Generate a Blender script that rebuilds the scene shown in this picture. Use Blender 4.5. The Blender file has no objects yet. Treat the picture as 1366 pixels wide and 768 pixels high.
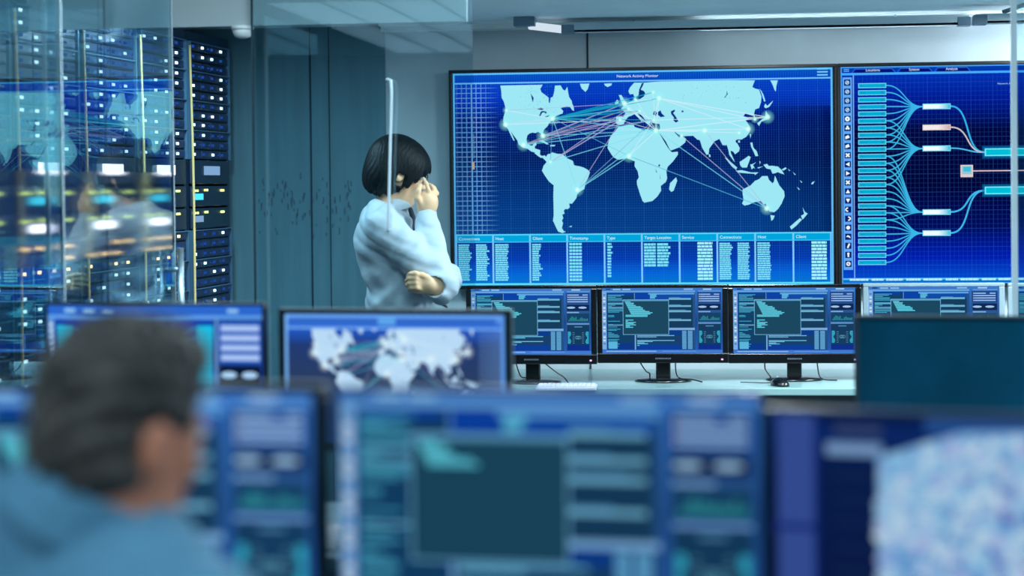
import bpy, bmesh, math, random
import numpy as np
from mathutils import Vector, Matrix
random.seed(7)
SC = bpy.context.scene
COL = SC.collection
# ------------------------------------------------------------------ camera
FPX, PPX, PPY = 2600.0, 683.0, 296.0
H = 1.535
YAW, PITCH, ROLL = math.radians(6.6), math.atan(51/2600), math.radians(0.59)
F0 = Vector((-math.sin(YAW), math.cos(YAW), 0)); R0 = Vector((math.cos(YAW), math.sin(YAW), 0)); U0 = Vector((0, 0, 1))
FW = F0*math.cos(PITCH) - U0*math.sin(PITCH)
UP = U0*math.cos(PITCH) + F0*math.sin(PITCH)
RT = R0*math.cos(ROLL) - UP*math.sin(ROLL)
UP = UP*math.cos(ROLL) + R0*math.sin(ROLL)
CAM = Vector((0, 0, H))
def ray(px, py): return FW + RT*((px-PPX)/FPX) - UP*((py-PPY)/FPX)
def W(px, py, Z): return CAM + ray(px, py)*Z
def on_y(px, py, y):
    r = ray(px, py); return CAM + r*(y/r.y)
cd = bpy.data.cameras.new('camera'); cam = bpy.data.objects.new('camera', cd); COL.objects.link(cam)
cd.sensor_width = 36; cd.sensor_fit = 'HORIZONTAL'; cd.lens = FPX*36/1366
cd.shift_y = -(384-PPY)/1366
cd.clip_start = 0.05; cd.clip_end = 60
cd.dof.use_dof = True; cd.dof.focus_distance = 7.75; cd.dof.aperture_fstop = 2.0
M = Matrix((RT, UP, -FW)).transposed().to_4x4(); M.translation = CAM
cam.matrix_world = M
SC.camera = cam
# ------------------------------------------------------------------ render settings
SC.view_settings.view_transform = 'Standard'; SC.view_settings.look = 'None'
SC.view_settings.gamma = 1; SC.view_settings.use_curve_mapping = False; SC.view_settings.exposure = 0
SC.cycles.use_denoising = True
SC.cycles.max_bounces = 10; SC.cycles.transparent_max_bounces = 24
SC.cycles.sample_clamp_indirect = 4.0
SC.cycles.caustics_reflective = False; SC.cycles.caustics_refractive = False
# ------------------------------------------------------------------ materials
def lin(c):
    o = []
    for v in c[:3]:
        v = v/255.0
        o.append(v/12.92 if v <= 0.04045 else ((v+0.055)/1.055)**2.4)
    return tuple(o)
MATS = {}
def mat(name, rgb, rough=0.5, metal=0.0, var=0.06, scale=12.0, bump=0.0, spec=0.5, coat=0.0, stretch=(1, 1, 1), emit=None, es=0.0):
    if name in MATS: return MATS[name]
    m = bpy.data.materials.new(name); m.use_nodes = True; n = m.node_tree.nodes; l = m.node_tree.links
    b = n['Principled BSDF']
    b.inputs['Roughness'].default_value = rough; b.inputs['Metallic'].default_value = metal
    b.inputs['Specular IOR Level'].default_value = spec; b.inputs['Coat Weight'].default_value = coat
    c = lin(rgb)
    tc = n.new('ShaderNodeTexCoord'); mp = n.new('ShaderNodeMapping'); mp.inputs['Scale'].default_value = stretch
    nz = n.new('ShaderNodeTexNoise'); nz.inputs['Scale'].default_value = scale; nz.inputs['Detail'].default_value = 5
    l.new(tc.outputs['Object'], mp.inputs['Vector']); l.new(mp.outputs[0], nz.inputs['Vector'])
    rp = n.new('ShaderNodeValToRGB'); rp.color_ramp.elements[0].position = 0.3; rp.color_ramp.elements[1].position = 0.7
    rp.color_ramp.elements[0].color = (*[max(0, x*(1-var)) for x in c], 1); rp.color_ramp.elements[1].color = (*[min(1, x*(1+var)) for x in c], 1)
    l.new(nz.outputs['Fac'], rp.inputs[0]); l.new(rp.outputs[0], b.inputs['Base Color'])
    if bump:
        bp = n.new('ShaderNodeBump'); bp.inputs['Strength'].default_value = bump; bp.inputs['Distance'].default_value = 0.01
        l.new(nz.outputs['Fac'], bp.inputs['Height']); l.new(bp.outputs[0], b.inputs['Normal'])
    if emit is not None:
        b.inputs['Emission Color'].default_value = (*lin(emit), 1); b.inputs['Emission Strength'].default_value = es
    MATS[name] = m; return m
def emat(name, rgb, s, sampling='NONE'):
    if name in MATS: return MATS[name]
    m = bpy.data.materials.new(name); m.use_nodes = True; n = m.node_tree.nodes; l = m.node_tree.links
    n.clear(); o = n.new('ShaderNodeOutputMaterial'); e = n.new('ShaderNodeEmission')
    e.inputs[0].default_value = (*lin(rgb), 1); e.inputs[1].default_value = s; l.new(e.outputs[0], o.inputs[0])
    m.cycles.emission_sampling = sampling
    MATS[name] = m; return m
def pixmat(name, sampling):
    m = bpy.data.materials.new(name); m.use_nodes = True; n = m.node_tree.nodes; l = m.node_tree.links
    n.clear(); o = n.new('ShaderNodeOutputMaterial'); e = n.new('ShaderNodeEmission'); t = n.new('ShaderNodeBsdfTransparent')
    a = n.new('ShaderNodeAttribute'); a.attribute_name = 'Pix'; mx = n.new('ShaderNodeMixShader')
    l.new(a.outputs['Color'], e.inputs[0]); l.new(a.outputs['Alpha'], mx.inputs[0])
    l.new(t.outputs[0], mx.inputs[1]); l.new(e.outputs[0], mx.inputs[2]); l.new(mx.outputs[0], o.inputs[0])
    m.cycles.emission_sampling = sampling
    MATS[name] = m; return m
PIX_BASE = pixmat('screen_backlight', 'AUTO'); PIX = pixmat('screen_pixels', 'NONE')
def glassmat(name, ior, tint=(235, 248, 250), refl=(246, 252, 255)):
    m = bpy.data.materials.new(name); m.use_nodes = True; n = m.node_tree.nodes; l = m.node_tree.links
    n.clear(); o = n.new('ShaderNodeOutputMaterial'); t = n.new('ShaderNodeBsdfTransparent'); g = n.new('ShaderNodeBsdfGlossy')
    g.inputs['Roughness'].default_value = 0.0; g.inputs['Color'].default_value = (*lin(refl), 1)
    t.inputs[0].default_value = (*lin(tint), 1)
    f = n.new('ShaderNodeFresnel'); ge = n.new('ShaderNodeNewGeometry'); mr = n.new('ShaderNodeMapRange')
    mr.inputs['To Min'].default_value = ior; mr.inputs['To Max'].default_value = 1/ior    # the straight-through rear face must not reflect totally
    l.new(ge.outputs['Backfacing'], mr.inputs['Value']); l.new(mr.outputs[0], f.inputs['IOR'])
    mx = n.new('ShaderNodeMixShader'); l.new(f.outputs[0], mx.inputs[0]); l.new(t.outputs[0], mx.inputs[1]); l.new(g.outputs[0], mx.inputs[2])
    l.new(mx.outputs[0], o.inputs[0]); MATS[name] = m; return m
def frostmat(name, ior):
    m = bpy.data.materials.new(name); m.use_nodes = True; n = m.node_tree.nodes; l = m.node_tree.links
    n.clear(); o = n.new('ShaderNodeOutputMaterial'); g = n.new('ShaderNodeBsdfGlossy'); r = n.new('ShaderNodeBsdfRefraction')
    g.inputs['Roughness'].default_value = 0.03; r.inputs['Roughness'].default_value = 0.15; r.inputs['IOR'].default_value = 1.06
    r.inputs['Color'].default_value = (.95, .98, 1, 1)
    f = n.new('ShaderNodeFresnel'); ge = n.new('ShaderNodeNewGeometry'); mr = n.new('ShaderNodeMapRange')
    mr.inputs['To Min'].default_value = ior; mr.inputs['To Max'].default_value = 1/ior    # the straight-through rear face must not reflect totally
    l.new(ge.outputs['Backfacing'], mr.inputs['Value']); l.new(mr.outputs[0], f.inputs['IOR'])
    mx = n.new('ShaderNodeMixShader'); l.new(f.outputs[0], mx.inputs[0]); l.new(r.outputs[0], mx.inputs[1]); l.new(g.outputs[0], mx.inputs[2])
    l.new(mx.outputs[0], o.inputs[0]); MATS[name] = m; return m
# ------------------------------------------------------------------ object helpers
def link(name, me, parent=None):
    o = bpy.data.objects.new(name, me); COL.objects.link(o)
    if parent is not None: o.parent = parent
    return o
def obj(name, bm, m, parent=None, smooth=False, loc=None):
    me = bpy.data.meshes.new(name); bm.normal_update(); bm.to_mesh(me); bm.free()
    for x in (m if isinstance(m, (list, tuple)) else [m]): me.materials.append(x)
    if smooth:
        for p in me.polygons: p.use_smooth = True
    o = link(name, me, parent)
    if loc is not None: o.location = loc
    return o
def tag(o, label, cat, group=None, kind=None):
    if label: o['label'] = label
    if cat: o['category'] = cat
    if group: o['group'] = group
    if kind: o['kind'] = kind
    return o
def thing(name, label, cat, loc=(0, 0, 0), rz=0.0, group=None):
    o = bpy.data.objects.new(name, None); COL.objects.link(o); o.empty_display_size = 0.05
    o.location = loc; o.rotation_euler = (0, 0, rz)
    return tag(o, label, cat, group)
def struct(name, bm, m, **k):
    o = obj(name, bm, m, **k); o['kind'] = 'structure'; return o
def box(bm, a, b, mi=0, bev=0.0, seg=2):
    x0, y0, z0 = [min(p, q) for p, q in zip(a, b)]; x1, y1, z1 = [max(p, q) for p, q in zip(a, b)]
    v = [bm.verts.new(p) for p in ((x0,y0,z0),(x1,y0,z0),(x1,y1,z0),(x0,y1,z0),(x0,y0,z1),(x1,y0,z1),(x1,y1,z1),(x0,y1,z1))]
    fs = [bm.faces.new([v[i] for i in q]) for q in ((0,3,2,1),(4,5,6,7),(0,1,5,4),(1,2,6,5),(2,3,7,6),(3,0,4,7))]
    for f in fs: f.material_index = mi
    if bev > 0:
        es = list({e for f in fs for e in f.edges})
        r = bmesh.ops.bevel(bm, geom=es, offset=bev, segments=seg, affect='EDGES', profile=0.5)
        for f in r['faces']: f.material_index = mi
    return bm
def BX(a, b, bev=0.0, mi=0): return box(bmesh.new(), a, b, mi, bev)
def obox(bm, o, ux, uy, uz, mi=0):
    """box from corner o with three edge vectors"""
    v = [bm.verts.new(o+ux*i+uy*j+uz*k) for k in (0, 1) for j in (0, 1) for i in (0, 1)]
    for q in ((0,2,3,1),(4,5,7,6),(0,1,5,4),(1,3,7,5),(3,2,6,7),(2,0,4,6)):
        bm.faces.new([v[i] for i in q]).material_index = mi
    bmesh.ops.recalc_face_normals(bm, faces=bm.faces[:])
    return bm
def tube(bm, pts, r, n=8, mi=0, closed=False):
    pts = [Vector(p) for p in pts]; rings = []
    rr = r if isinstance(r, (list, tuple)) else [r]*len(pts)
    t0 = (pts[1]-pts[0]).normalized(); a = t0.orthogonal().normalized()
    for i, p in enumerate(pts):
        t = ((pts[min(i+1, len(pts)-1)]-pts[max(i-1, 0)])).normalized()
        a = (a - t*a.dot(t)).normalized(); b = t.cross(a)
        rings.append([bm.verts.new(p + (a*math.cos(2*math.pi*k/n) + b*math.sin(2*math.pi*k/n))*rr[i]) for k in range(n)])
    for i in range(len(rings)-1):
        for k in range(n):
            f = bm.faces.new((rings[i][k], rings[i][(k+1) % n], rings[i+1][(k+1) % n], rings[i+1][k])); f.material_index = mi; f.smooth = True
    bm.faces.new(rings[0][::-1]).material_index = mi; bm.faces.new(rings[-1]).material_index = mi
    return bm
def lathe(bm, prof, n=32, mi=0, cx=0, cy=0, sx=1, sy=1):
    rings = []
    for r, z in prof:
        rings.append([bm.verts.new((cx+sx*r*math.cos(2*math.pi*k/n), cy+sy*r*math.sin(2*math.pi*k/n), z)) for k in range(n)])
    for i in range(len(rings)-1):
        for k in range(n):
            f = bm.faces.new((rings[i][k], rings[i][(k+1) % n], rings[i+1][(k+1) % n], rings[i+1][k])); f.material_index = mi; f.smooth = True
    bm.faces.new(rings[0][::-1]).material_index = mi; bm.faces.new(rings[-1]).material_index = mi
    return bm
def spline(pts, n=8):
    P = [Vector(p) for p in pts]; out = []
    for i in range(len(P)-1):
        p0 = P[max(i-1, 0)]; p1 = P[i]; p2 = P[i+1]; p3 = P[min(i+2, len(P)-1)]
        for k in range(n):
            t = k/n
            out.append(0.5*((2*p1)+(p2-p0)*t+(2*p0-5*p1+4*p2-p3)*t*t+(3*p1-p0-3*p2+p3)*t**3))
    out.append(P[-1]); return out
# ------------------------------------------------------------------ screen graphics: flat lit shapes in metres
class Canvas:
    gain = 1.0
    def __init__(s): s.v = []; s.f = []; s.c = []; s.m = []
    def poly(s, pts, col, layer=1, base=False):
        """col: one rgb(a) or one per vertex, 0-255; y up; layer = stacking"""
        i = len(s.v); n = len(pts)
        s.v += [(x, -0.00012*layer, y) for x, y in pts]
        s.f.append(tuple(range(i, i+n)))
        cols = [col]*n if not isinstance(col[0], (list, tuple)) else col
        s.c += [(*[q*s.gain for q in lin(c)], (c[3]/255 if len(c) > 3 else 1.0)) for c in cols]
        s.m.append(0 if base else 1)
    def rect(s, x0, y0, x1, y1, col, layer=1, base=False):
        s.poly([(x0, y0), (x1, y0), (x1, y1), (x0, y1)], col, layer, base)
    def vgrad(s, x0, x1, stops, layer=0, base=True):
        for (ya, ca), (yb, cb) in zip(stops[:-1], stops[1:]):
            s.poly([(x0, ya), (x1, ya), (x1, yb), (x0, yb)], [ca, ca, cb, cb], layer, base)
    def frame(s, x0, y0, x1, y1, w, col, layer=2):
        s.rect(x0, y0, x1, y0+w, col, layer); s.rect(x0, y1-w, x1, y1, col, layer)
        s.rect(x0, y0+w, x0+w, y1-w, col, layer); s.rect(x1-w, y0+w, x1, y1-w, col, layer)
    def line(s, pts, w, col, layer=2, col2=None):
        P = [Vector((p[0], p[1])) for p in pts]; L = []; Rr = []
        for i, p in enumerate(P):
            t = P[min(i+1, len(P)-1)]-P[max(i-1, 0)]
            if t.length < 1e-9: t = Vector((1, 0))
            t.normalize(); nn = Vector((-t.y, t.x))*w/2
            L.append(p+nn); Rr.append(p-nn)
        N = max(1, len(P)-1)
        for i in range(len(P)-1):
            if col2:
                def cm(t): return tuple(a+(b-a)*t for a, b in zip(col, col2))
                ca, cb = cm(i/N), cm((i+1)/N); cc = [ca, cb, cb, ca]
            else: cc = col
            s.poly([tuple(Rr[i]), tuple(Rr[i+1]), tuple(L[i+1]), tuple(L[i])], cc, layer)
    def disc(s, x, y, r, col, layer=3, col2=None, n=14, r2=None):
        ring = [(x+r*math.cos(2*math.pi*k/n), y+(r2 or r)*math.sin(2*math.pi*k/n)) for k in range(n)]
        if col2 is None: s.poly(ring, col, layer); return
        for k in range(n): s.poly([(x, y), ring[k], ring[(k+1) % n]], [col, col2, col2], layer)
    def ringd(s, x, y, r, w, col, layer=3, n=14):
        pts = [(x+r*math.cos(2*math.pi*k/n), y+r*math.sin(2*math.pi*k/n)) for k in range(n+1)]
        s.line(pts, w, col, layer)
    def dashes(s, x0, y, x1, h, col, layer=2, gap=0.18, ch=None):
        """a row of character sized blocks standing for unreadably small print"""
        ch = ch or h*0.9; x = x0
        while x < x1:
            k = ch*random.uniform(1.2, 3.2); xe = min(x1, x+k); s.rect(x, y, xe, y+h, col, layer); x = xe+ch*gap
    def text(s, string, x, y, size, col, layer=3, align='LEFT'):
        cu = bpy.data.curves.new('t', 'FONT'); cu.body = string; cu.size = size; cu.align_x = align; cu.resolution_u = 3
        o = bpy.data.objects.new('t', cu); COL.objects.link(o)
        dg = bpy.context.evaluated_depsgraph_get(); ev = o.evaluated_get(dg); me = ev.to_mesh()
        for p in me.polygons:
            s.poly([(x+me.vertices[i].co.x, y+me.vertices[i].co.y) for i in p.vertices], col, layer)
        ev.to_mesh_clear(); bpy.data.objects.remove(o); bpy.data.curves.remove(cu)
    def build(s, name, parent=None, loc=(0, 0, 0)):
        me = bpy.data.meshes.new(name); me.from_pydata(s.v, [], s.f)
        me.materials.append(PIX_BASE); me.materials.append(PIX)
        me.polygons.foreach_set('material_index', s.m)
        at = me.color_attributes.new('Pix', 'FLOAT_COLOR', 'POINT')
        at.data.foreach_set('color', np.array(s.c, dtype=np.float32).ravel())
        me.update()
        o = link(name, me, parent); o.location = loc; return o
# ================================================================== ROOM
PTV = W(860, 238, 8.44); YTV = PTV.y; YB = YTV+0.09
XL, XR, YF = -3.7, 3.3, -3.6
ZR, ZF, YP = 2.24, 2.62, W(480, 245, 6.3).y        # rear ceiling, front ceiling, partition line
m_wall = mat('wall_paint', (188, 204, 212), 0.75, var=0.05, scale=6, bump=0.05)
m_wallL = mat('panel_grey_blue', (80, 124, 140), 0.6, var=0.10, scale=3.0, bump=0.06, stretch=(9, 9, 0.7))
m_ceil = mat('ceiling_paint', (222, 232, 235), 0.8, var=0.03, scale=5)
m_floor = mat('floor_vinyl', (70, 84, 92), 0.35, var=0.12, scale=8)
m_beam = mat('beam_paint', (158, 172, 178), 0.7, var=0.03, scale=4)
m_gap = mat('dark_joint', (16, 44, 58), 0.7)
struct('floor', BX((XL, YF, -0.1), (XR, YB+.1, 0)), m_floor)
b = bmesh.new(); box(b, (XL, YP-0.1, ZR), (XR, YB+.1, ZR+.1)); box(b, (XL, YF, ZF), (XR, YP-0.1, ZF+.1)); box(b, (XL, YP-.1, ZR), (XR, YP-.02, ZF))
struct('ceiling', b, m_ceil)
xs = on_y(515, 200, YB).x
struct('wall_back', BX((xs, YB, 0), (XR, YB+.1, ZR)), m_wall)
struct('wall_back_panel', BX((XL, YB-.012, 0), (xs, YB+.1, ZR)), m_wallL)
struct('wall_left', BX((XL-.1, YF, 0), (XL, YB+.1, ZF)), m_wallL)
struct('wall_right', BX((XR, YF, 0), (XR+.1, YB+.1, ZF)), m_wall)
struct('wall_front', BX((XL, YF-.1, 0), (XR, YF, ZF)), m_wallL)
i = 0
for px, z0, yy in ((415, 0, YB-.012), (440, 0, YB-.012), (785, 0, YB)):
    i += 1; x = on_y(px, 200, yy).x
    struct('trim_%d' % i, BX((x-.004 if px != 440 else x-.002, yy-.003, z0), (x+.004 if px != 440 else x+.002, yy, ZR)), m_gap)
# cove moulding along the top of the rear wall, and the header beam over the glass
i += 1; b = bmesh.new()
box(b, (xs, YB-.10, ZR-.03), (XR, YB, ZR)); box(b, (xs, YB-.16, ZR-.012), (XR, YB-.10, ZR))
struct('trim_%d' % i, b, m_ceil)
hb0 = W(60, 38, 6.45); hb1 = W(632, 36, 6.45)
i += 1; struct('trim_%d' % i, BX((hb0.x-1.2, YP+.03, (hb0.z+hb1.z)/2), (hb1.x, YP+.055, ZR)), m_beam)
# ================================================================== WALL DISPLAYS
m_black = mat('black_plastic', (14, 17, 22), 0.3, var=0.2, spec=0.5)
m_gloss = mat('glossy_black_plastic', (8, 10, 14), 0.22, var=0.2, coat=0.15)
m_charc = mat('charcoal_plastic', (52, 72, 82), 0.45, var=0.08)
m_silver = mat('silver_plastic', (118, 138, 148), 0.35, var=0.05)
m_steel = mat('brushed_steel', (170, 190, 200), 0.3, 0.9, var=0.06, scale=30, stretch=(1, 1, .05))
def tvuv(px, py):
    p = on_y(px, py, YTV); return p
def PT(s, ox, oy, sc):          # zoom coordinates -> photo pixels
    return [(ox+x/sc, oy+y/sc) for x, y in s]
A1 = (600, 90, 6.676); A2 = (680, 190, 6.141); A3 = (760, 90, 6.98); A4 = (800, 150, 6.141); A5 = (880, 90, 6.676); A6 = (950, 190, 6.145)
LAND = []; SEA = []
LAND.append(PT([(448,160),(455,200),(460,270),(478,300),(490,345),(495,380),(478,430),(473,480),(488,520),(515,545),(535,590),(560,640),(572,655),(574,645),(556,605),(540,565),(560,595),(600,650),(610,685),(650,715),(690,722),(720,745),(760,758)], *A1)
  + PT([(200,88),(232,112),(250,125),(268,124),(280,138),(292,150),(300,160),(275,190),(262,230),(285,270),(320,320),(358,350),(355,430),(358,560),(358,600),(352,640),(360,655),(375,690),(395,730),(430,742),(457,730),(440,725),(425,700),(435,660),(425,640),(437,620),(428,592),(448,582),(440,560),(452,545),(475,545),(490,530),(485,500),(510,500),(545,455),(550,425),(570,405),(610,380),(620,330),(640,290),(655,245),(640,225),(605,205),(570,195),(540,190),(525,185),(515,150),(470,130),(430,95),(385,92),(345,80),(330,92),(310,95),(295,118),(285,105),(262,110),(245,100),(248,62),(225,55),(205,50),(203,30)], *A2)
  + PT([(770,690),(768,668),(745,675),(735,695),(712,692),(690,678),(680,645),(688,605),(705,588),(735,578),(760,584),(785,572),(808,588),(820,620),(835,628),(838,605),(828,580),(838,552),(870,520),(885,490),(920,465),(945,430),(985,415),(1003,408),(1008,385),(985,362),(1010,352),(1040,345),(1070,352),(1090,380),(1106,385),(1100,345),(1088,320),(1085,298),(1060,260),(1052,220),(1045,170),(1025,205),(1005,195),(985,158),(935,160),(930,205),(918,258),(897,268),(890,312),(880,312),(878,268),(850,245),(815,220),(803,190),(825,152)], *A1))
for P in ([(785,655),(830,648),(882,682),(862,684),(822,664)], [(890,690),(938,688),(932,700),(895,702)], [(458,175),(466,180),(472,250),(466,262),(458,235)]): LAND.append(PT(P, *A1))
LAND.append(PT([(482,690),(508,681),(503,693)], *A2))
LAND.append(PT([(92,150),(182,148),(165,200),(145,226),(110,195)], *A3)); LAND.append(PT([(318,149),(392,146),(385,165),(350,181),(325,165)], *A3))
LAND.append(PT([(600,140),(560,185),(545,220),(560,250),(590,245),(602,275),(590,305),(560,318),(530,332),(492,365),(478,382),(500,405),(520,430),(498,455),(430,455),(428,520),(465,537),(500,527),(517,490),(545,457),(580,445),(602,432),(640,470),(668,502),(680,494),(650,455),(628,425),(645,420),(690,470),(718,516),(745,532),(752,500),(782,518),(835,525),(842,560),(830,582),(822,602)], *A3)
  + PT([(492,172),(540,235),(575,305),(585,310),(650,285),(700,245),(706,215),(678,192),(650,203),(618,168),(612,155),(640,178),(690,193),(765,190),(800,222),(820,225),(840,290),(875,347),(892,340),(897,295),(940,235),(980,215),(1008,268)], *A4)
  + PT([(572,690),(592,690)], *A5) + PT([(95,30),(118,15),(133,60),(140,100),(165,135),(186,162),(178,140),(155,90),(150,68),(170,72),(188,96),(220,72),(226,45),(205,5)], *A6)
  + PT([(680,670),(675,650),(690,640),(730,640),(772,615),(800,575),(806,530),(782,490),(765,470),(797,455),(770,440),(745,434),(762,408),(800,420),(835,430),(848,460),(860,468),(840,412),(850,372),(885,360),(902,310),(907,260),(885,195),(845,185),(825,172),(848,113),(600,113),(300,118),(0,124)], *A5)
  + PT([(690,140)], *A3))
LAND.append(PT([(455,255),(480,255),(500,290),(520,320),(530,345),(490,350),(478,320),(465,280)], *A3)); LAND.append(PT([(420,325),(440,298),(457,315),(447,342),(422,347)], *A3))
LAND.append(PT([(150,118),(220,102),(278,100),(285,118),(320,128),(360,146),(380,138),(400,138),(430,152),(460,155),(480,160),(495,182),(540,260),(570,305),(590,325),(640,320),(640,345),(600,400),(556,445),(545,480),(552,540),(540,570),(500,600),(502,640),(470,690),(430,725),(365,738),(350,725),(330,670),(305,590),(303,560),(320,530),(310,480),(285,440),(287,400),(250,385),(220,375),(150,387),(110,365),(80,320),(63,290),(70,240),(90,190),(120,160)], *A4))
LAND.append(PT([(625,530),(634,560),(605,640),(585,650),(568,630),(575,580)], *A4)); LAND.append(PT([(893,340),(905,345),(908,362),(897,366)], *A4))
for P in ([(940,320),(960,340),(1010,293),(1000,315),(975,350),(945,362),(930,350)], [(888,185),(908,210),(928,250),(942,300),(930,302),(905,225)], [(945,385),(968,420),(957,462),(905,482),(885,520),(868,495),(900,470),(940,440)], [(985,113),(1052,113),(1040,160),(1035,212),(1025,202),(1005,150)], [(803,590),(816,595),(808,632)], [(698,650),(715,648),(715,668),(700,668)]): LAND.append(PT(P, *A5))
for P in ([(313,0),(330,0),(337,40),(365,70),(378,110),(355,112),(340,75),(320,35)], [(103,123),(122,128),(150,158),(205,205),(195,222),(165,200),(125,150)], [(195,232),(240,226),(320,245),(380,245),(352,266),(345,256),(300,254),(210,245)], [(225,160),(270,130),(300,108),(316,120),(300,165),(285,205),(245,205),(230,185)], [(312,180),(328,178),(362,160),(335,185),(352,215),(338,205),(325,222)], [(420,182),(450,175),(465,192),(490,190),(540,197),(570,225),(592,262),(555,250),(540,242),(515,252),(495,255),(480,220),(445,213)], [(570,222),(602,203),(612,212),(585,230)], [(620,215),(640,230),(634,234)], [(660,240),(685,262),(678,266)], [(720,308),(740,325),(732,330)], [(695,362),(720,385),(710,388)], [(812,342),(820,325),(842,318),(826,342)], [(370,205),(420,195),(380,212)], [(388,150),(398,160),(390,180)],
          [(250,385),(275,372),(315,352),(350,315),(385,300),(410,275),(455,275),(465,305),(495,335),(507,320),(515,270),(530,305),(550,350),(590,400),(595,440),(570,500),(540,545),(510,572),(470,565),(445,520),(440,500),(420,508),(400,480),(345,490),(300,510),(265,517),(245,500),(258,470),(250,420)], [(478,595),(513,600),(500,632),(485,642)], [(742,533),(762,570),(784,583),(742,632),(728,602),(755,585)], [(720,620),(737,632),(690,682),(650,714),(638,690),(690,645)]): LAND.append(PT(P, *A6))
SEA.append(PT([(775,370),(810,355),(835,372),(815,378)], *A1)); SEA.append(PT([(810,390),(830,385),(862,395),(855,412),(838,398),(820,402),(802,438),(794,428)], *A1)); SEA.append(PT([(838,440),(870,428),(888,420),(872,440)], *A1)); SEA.append(PT([(720,230),(745,270),(740,310),(728,280)], *A1))
SEA.append(PT([(690,143),(680,170),(660,205),(690,218),(702,240),(690,268),(655,292),(618,302),(612,285),(640,255),(645,205),(655,180),(672,143)], *A3))
for P in ([(780,410),(800,402),(812,425),(800,450),(775,435)], [(820,412),(845,398),(855,425),(886,455),(845,462),(820,440)], [(940,408),(975,390),(980,405),(962,422),(990,460),(1012,500),(985,512),(963,490),(970,465),(945,435)], [(1040,402),(1058,398),(1058,415),(1042,416)]): SEA.append(PT(P, *A3))
SEA.append(PT([(488,422),(496,430),(487,446),(478,436)], *A4)); SEA.append(PT([(596,205),(607,235),(580,270),(574,266),(596,240)], *A5)); SEA.append(PT([(492,500),(498,545),(494,545)], *A4)); SEA.append(PT([(455,455),(470,492),(462,490)], *A4))
N = dict(ny=(737,158), la=(674,166), sea=(675,147), mex=(698,193), mia=(724,181), sp=(770,253), lon=(833,138), par=(838,145), mad=(827,160), mos=(879,131), pet=(871,123), ist=(872,160), cai=(875,174), lag=(839,208), dub=(909,181), del_=(940,174), sha=(998,172), wuh=(986,177), seo=(1007,159), tok=(1024,156), bog=(734,216), mel=(1023,278), ber=(848,133), rom=(853,148))
CY, WH, PK, TEAL = (120,225,245), (215,240,250), (180,182,225), (20,165,195)
ROUTES = [('ny',k,TEAL,w) for k, w in (('lon',2.2),('par',2.4),('mad',2.0),('ber',1.8),('mos',1.5),('pet',1.4),('rom',1.6),('ist',1.2), ('cai',1.0))] + [
 ('mia','par',(40,150,190),.8), ('mia','ist',PK,.8), ('mex','lon',(150,165,205),.7), ('mex','ist',CY,.8), ('la','par',PK,.6), ('bog','par',PK,1.0), ('ny','mad',CY,.8), ('ny','par',(110,200,225),.7), ('mia','rom',(170,150,190),.8), 
 ('ny','cai',CY,1), ('ny','lag',(90,190,220),.8), ('sea','lon',PK,.8), ('sea','ny',WH,.9), ('la','ny',WH,1.3), ('la','mad',WH,1), ('mia','lon',PK,1.1), ('mia','mad',PK,1.0), ('mia','cai',CY,1), ('mex','cai',CY,1.0), ('mex','mad',PK,1.3), ('mex','par',(170,160,170),1.0), ('bog','mad',PK,1.4), ('bog','cai',CY,1.1), ('bog','ny',(80,170,215),.9), ('sp','ny',CY,.9), ('sp','cai',CY,1.0), ('sp','lag',CY,1.2), ('sp','par',PK,.9), ('sp','ist',(120,170,215),.9),
 ('mos','tok',WH,1.2), ('mos','seo',WH,1.0), ('mos','sha',WH,1.0), ('cai','tok',WH,1.3), ('cai','sha',WH,1), ('ist','tok',WH,1), ('cai','wuh',WH,.9), ('cai','mel',CY,1.1), ('cai','mos',WH,.9), ('cai','lon',WH,.8), ('cai','par',WH,.8), ('lag','cai',WH,1.1), ('lag','ist',WH,.9), ('ist','mos',WH,1), ('lon','mos',WH,.9), ('par','ist',WH,1), ('dub','del_',CY,.8), ('dub','mel',PK,1.0), ('cai','del_',WH,.9), ('del_','mel',PK,1.0), ('lag','mel',(80,180,215),1.1), ('mos','del_',(170,225,240),.6), ('pet','cai',WH,.7), ('ber','cai',WH,.7), ('mad','cai',WH,.7)]
LANDC = (158, 232, 246); SEAC = (6, 48, 128)
def draw_map(cv, T, px, lay=2, land=LANDC, sea=SEAC, glow=1.0, halo=(150, 255, 245)):
    """T maps photo pixels of the big map to canvas metres; px is one photo pixel in canvas metres"""
    for P in LAND: cv.poly([T(*p) for p in P], land, lay)
    for P in SEA: cv.poly([T(*p) for p in P], sea, lay+1)
    rs = random.Random(3)
    for _ in range(150):   # small lakes
        x, y = rs.uniform(690, 745), rs.uniform(114, 150)
        if rs.random() < .4: x, y = rs.uniform(905, 1000), rs.uniform(112, 140)
        a, c = T(x, y); cv.disc(a, c, px*rs.uniform(.25, .7), (60, 150, 190, 150), lay+1, n=5)
    for a, c, col, w in ROUTES:
        cv.line([T(*N[a]), T(*N[c])], w*px*.95, (*col, 185), lay+2)
    for k, p in N.items():
        x, y = T(*p); big = 1.4 if k in ('ny','tok','lon','mos','lag','mel','cai','sp','mex','mia','la','del_','sha') else .8
        cv.disc(x, y, 7*px*big*glow, (*halo, 150), lay+3, (*halo, 0), 16)
        cv.disc(x, y, 2.6*px*big*glow, (240, 255, 255, 255), lay+4, (200, 250, 250, 120), 10)
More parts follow.
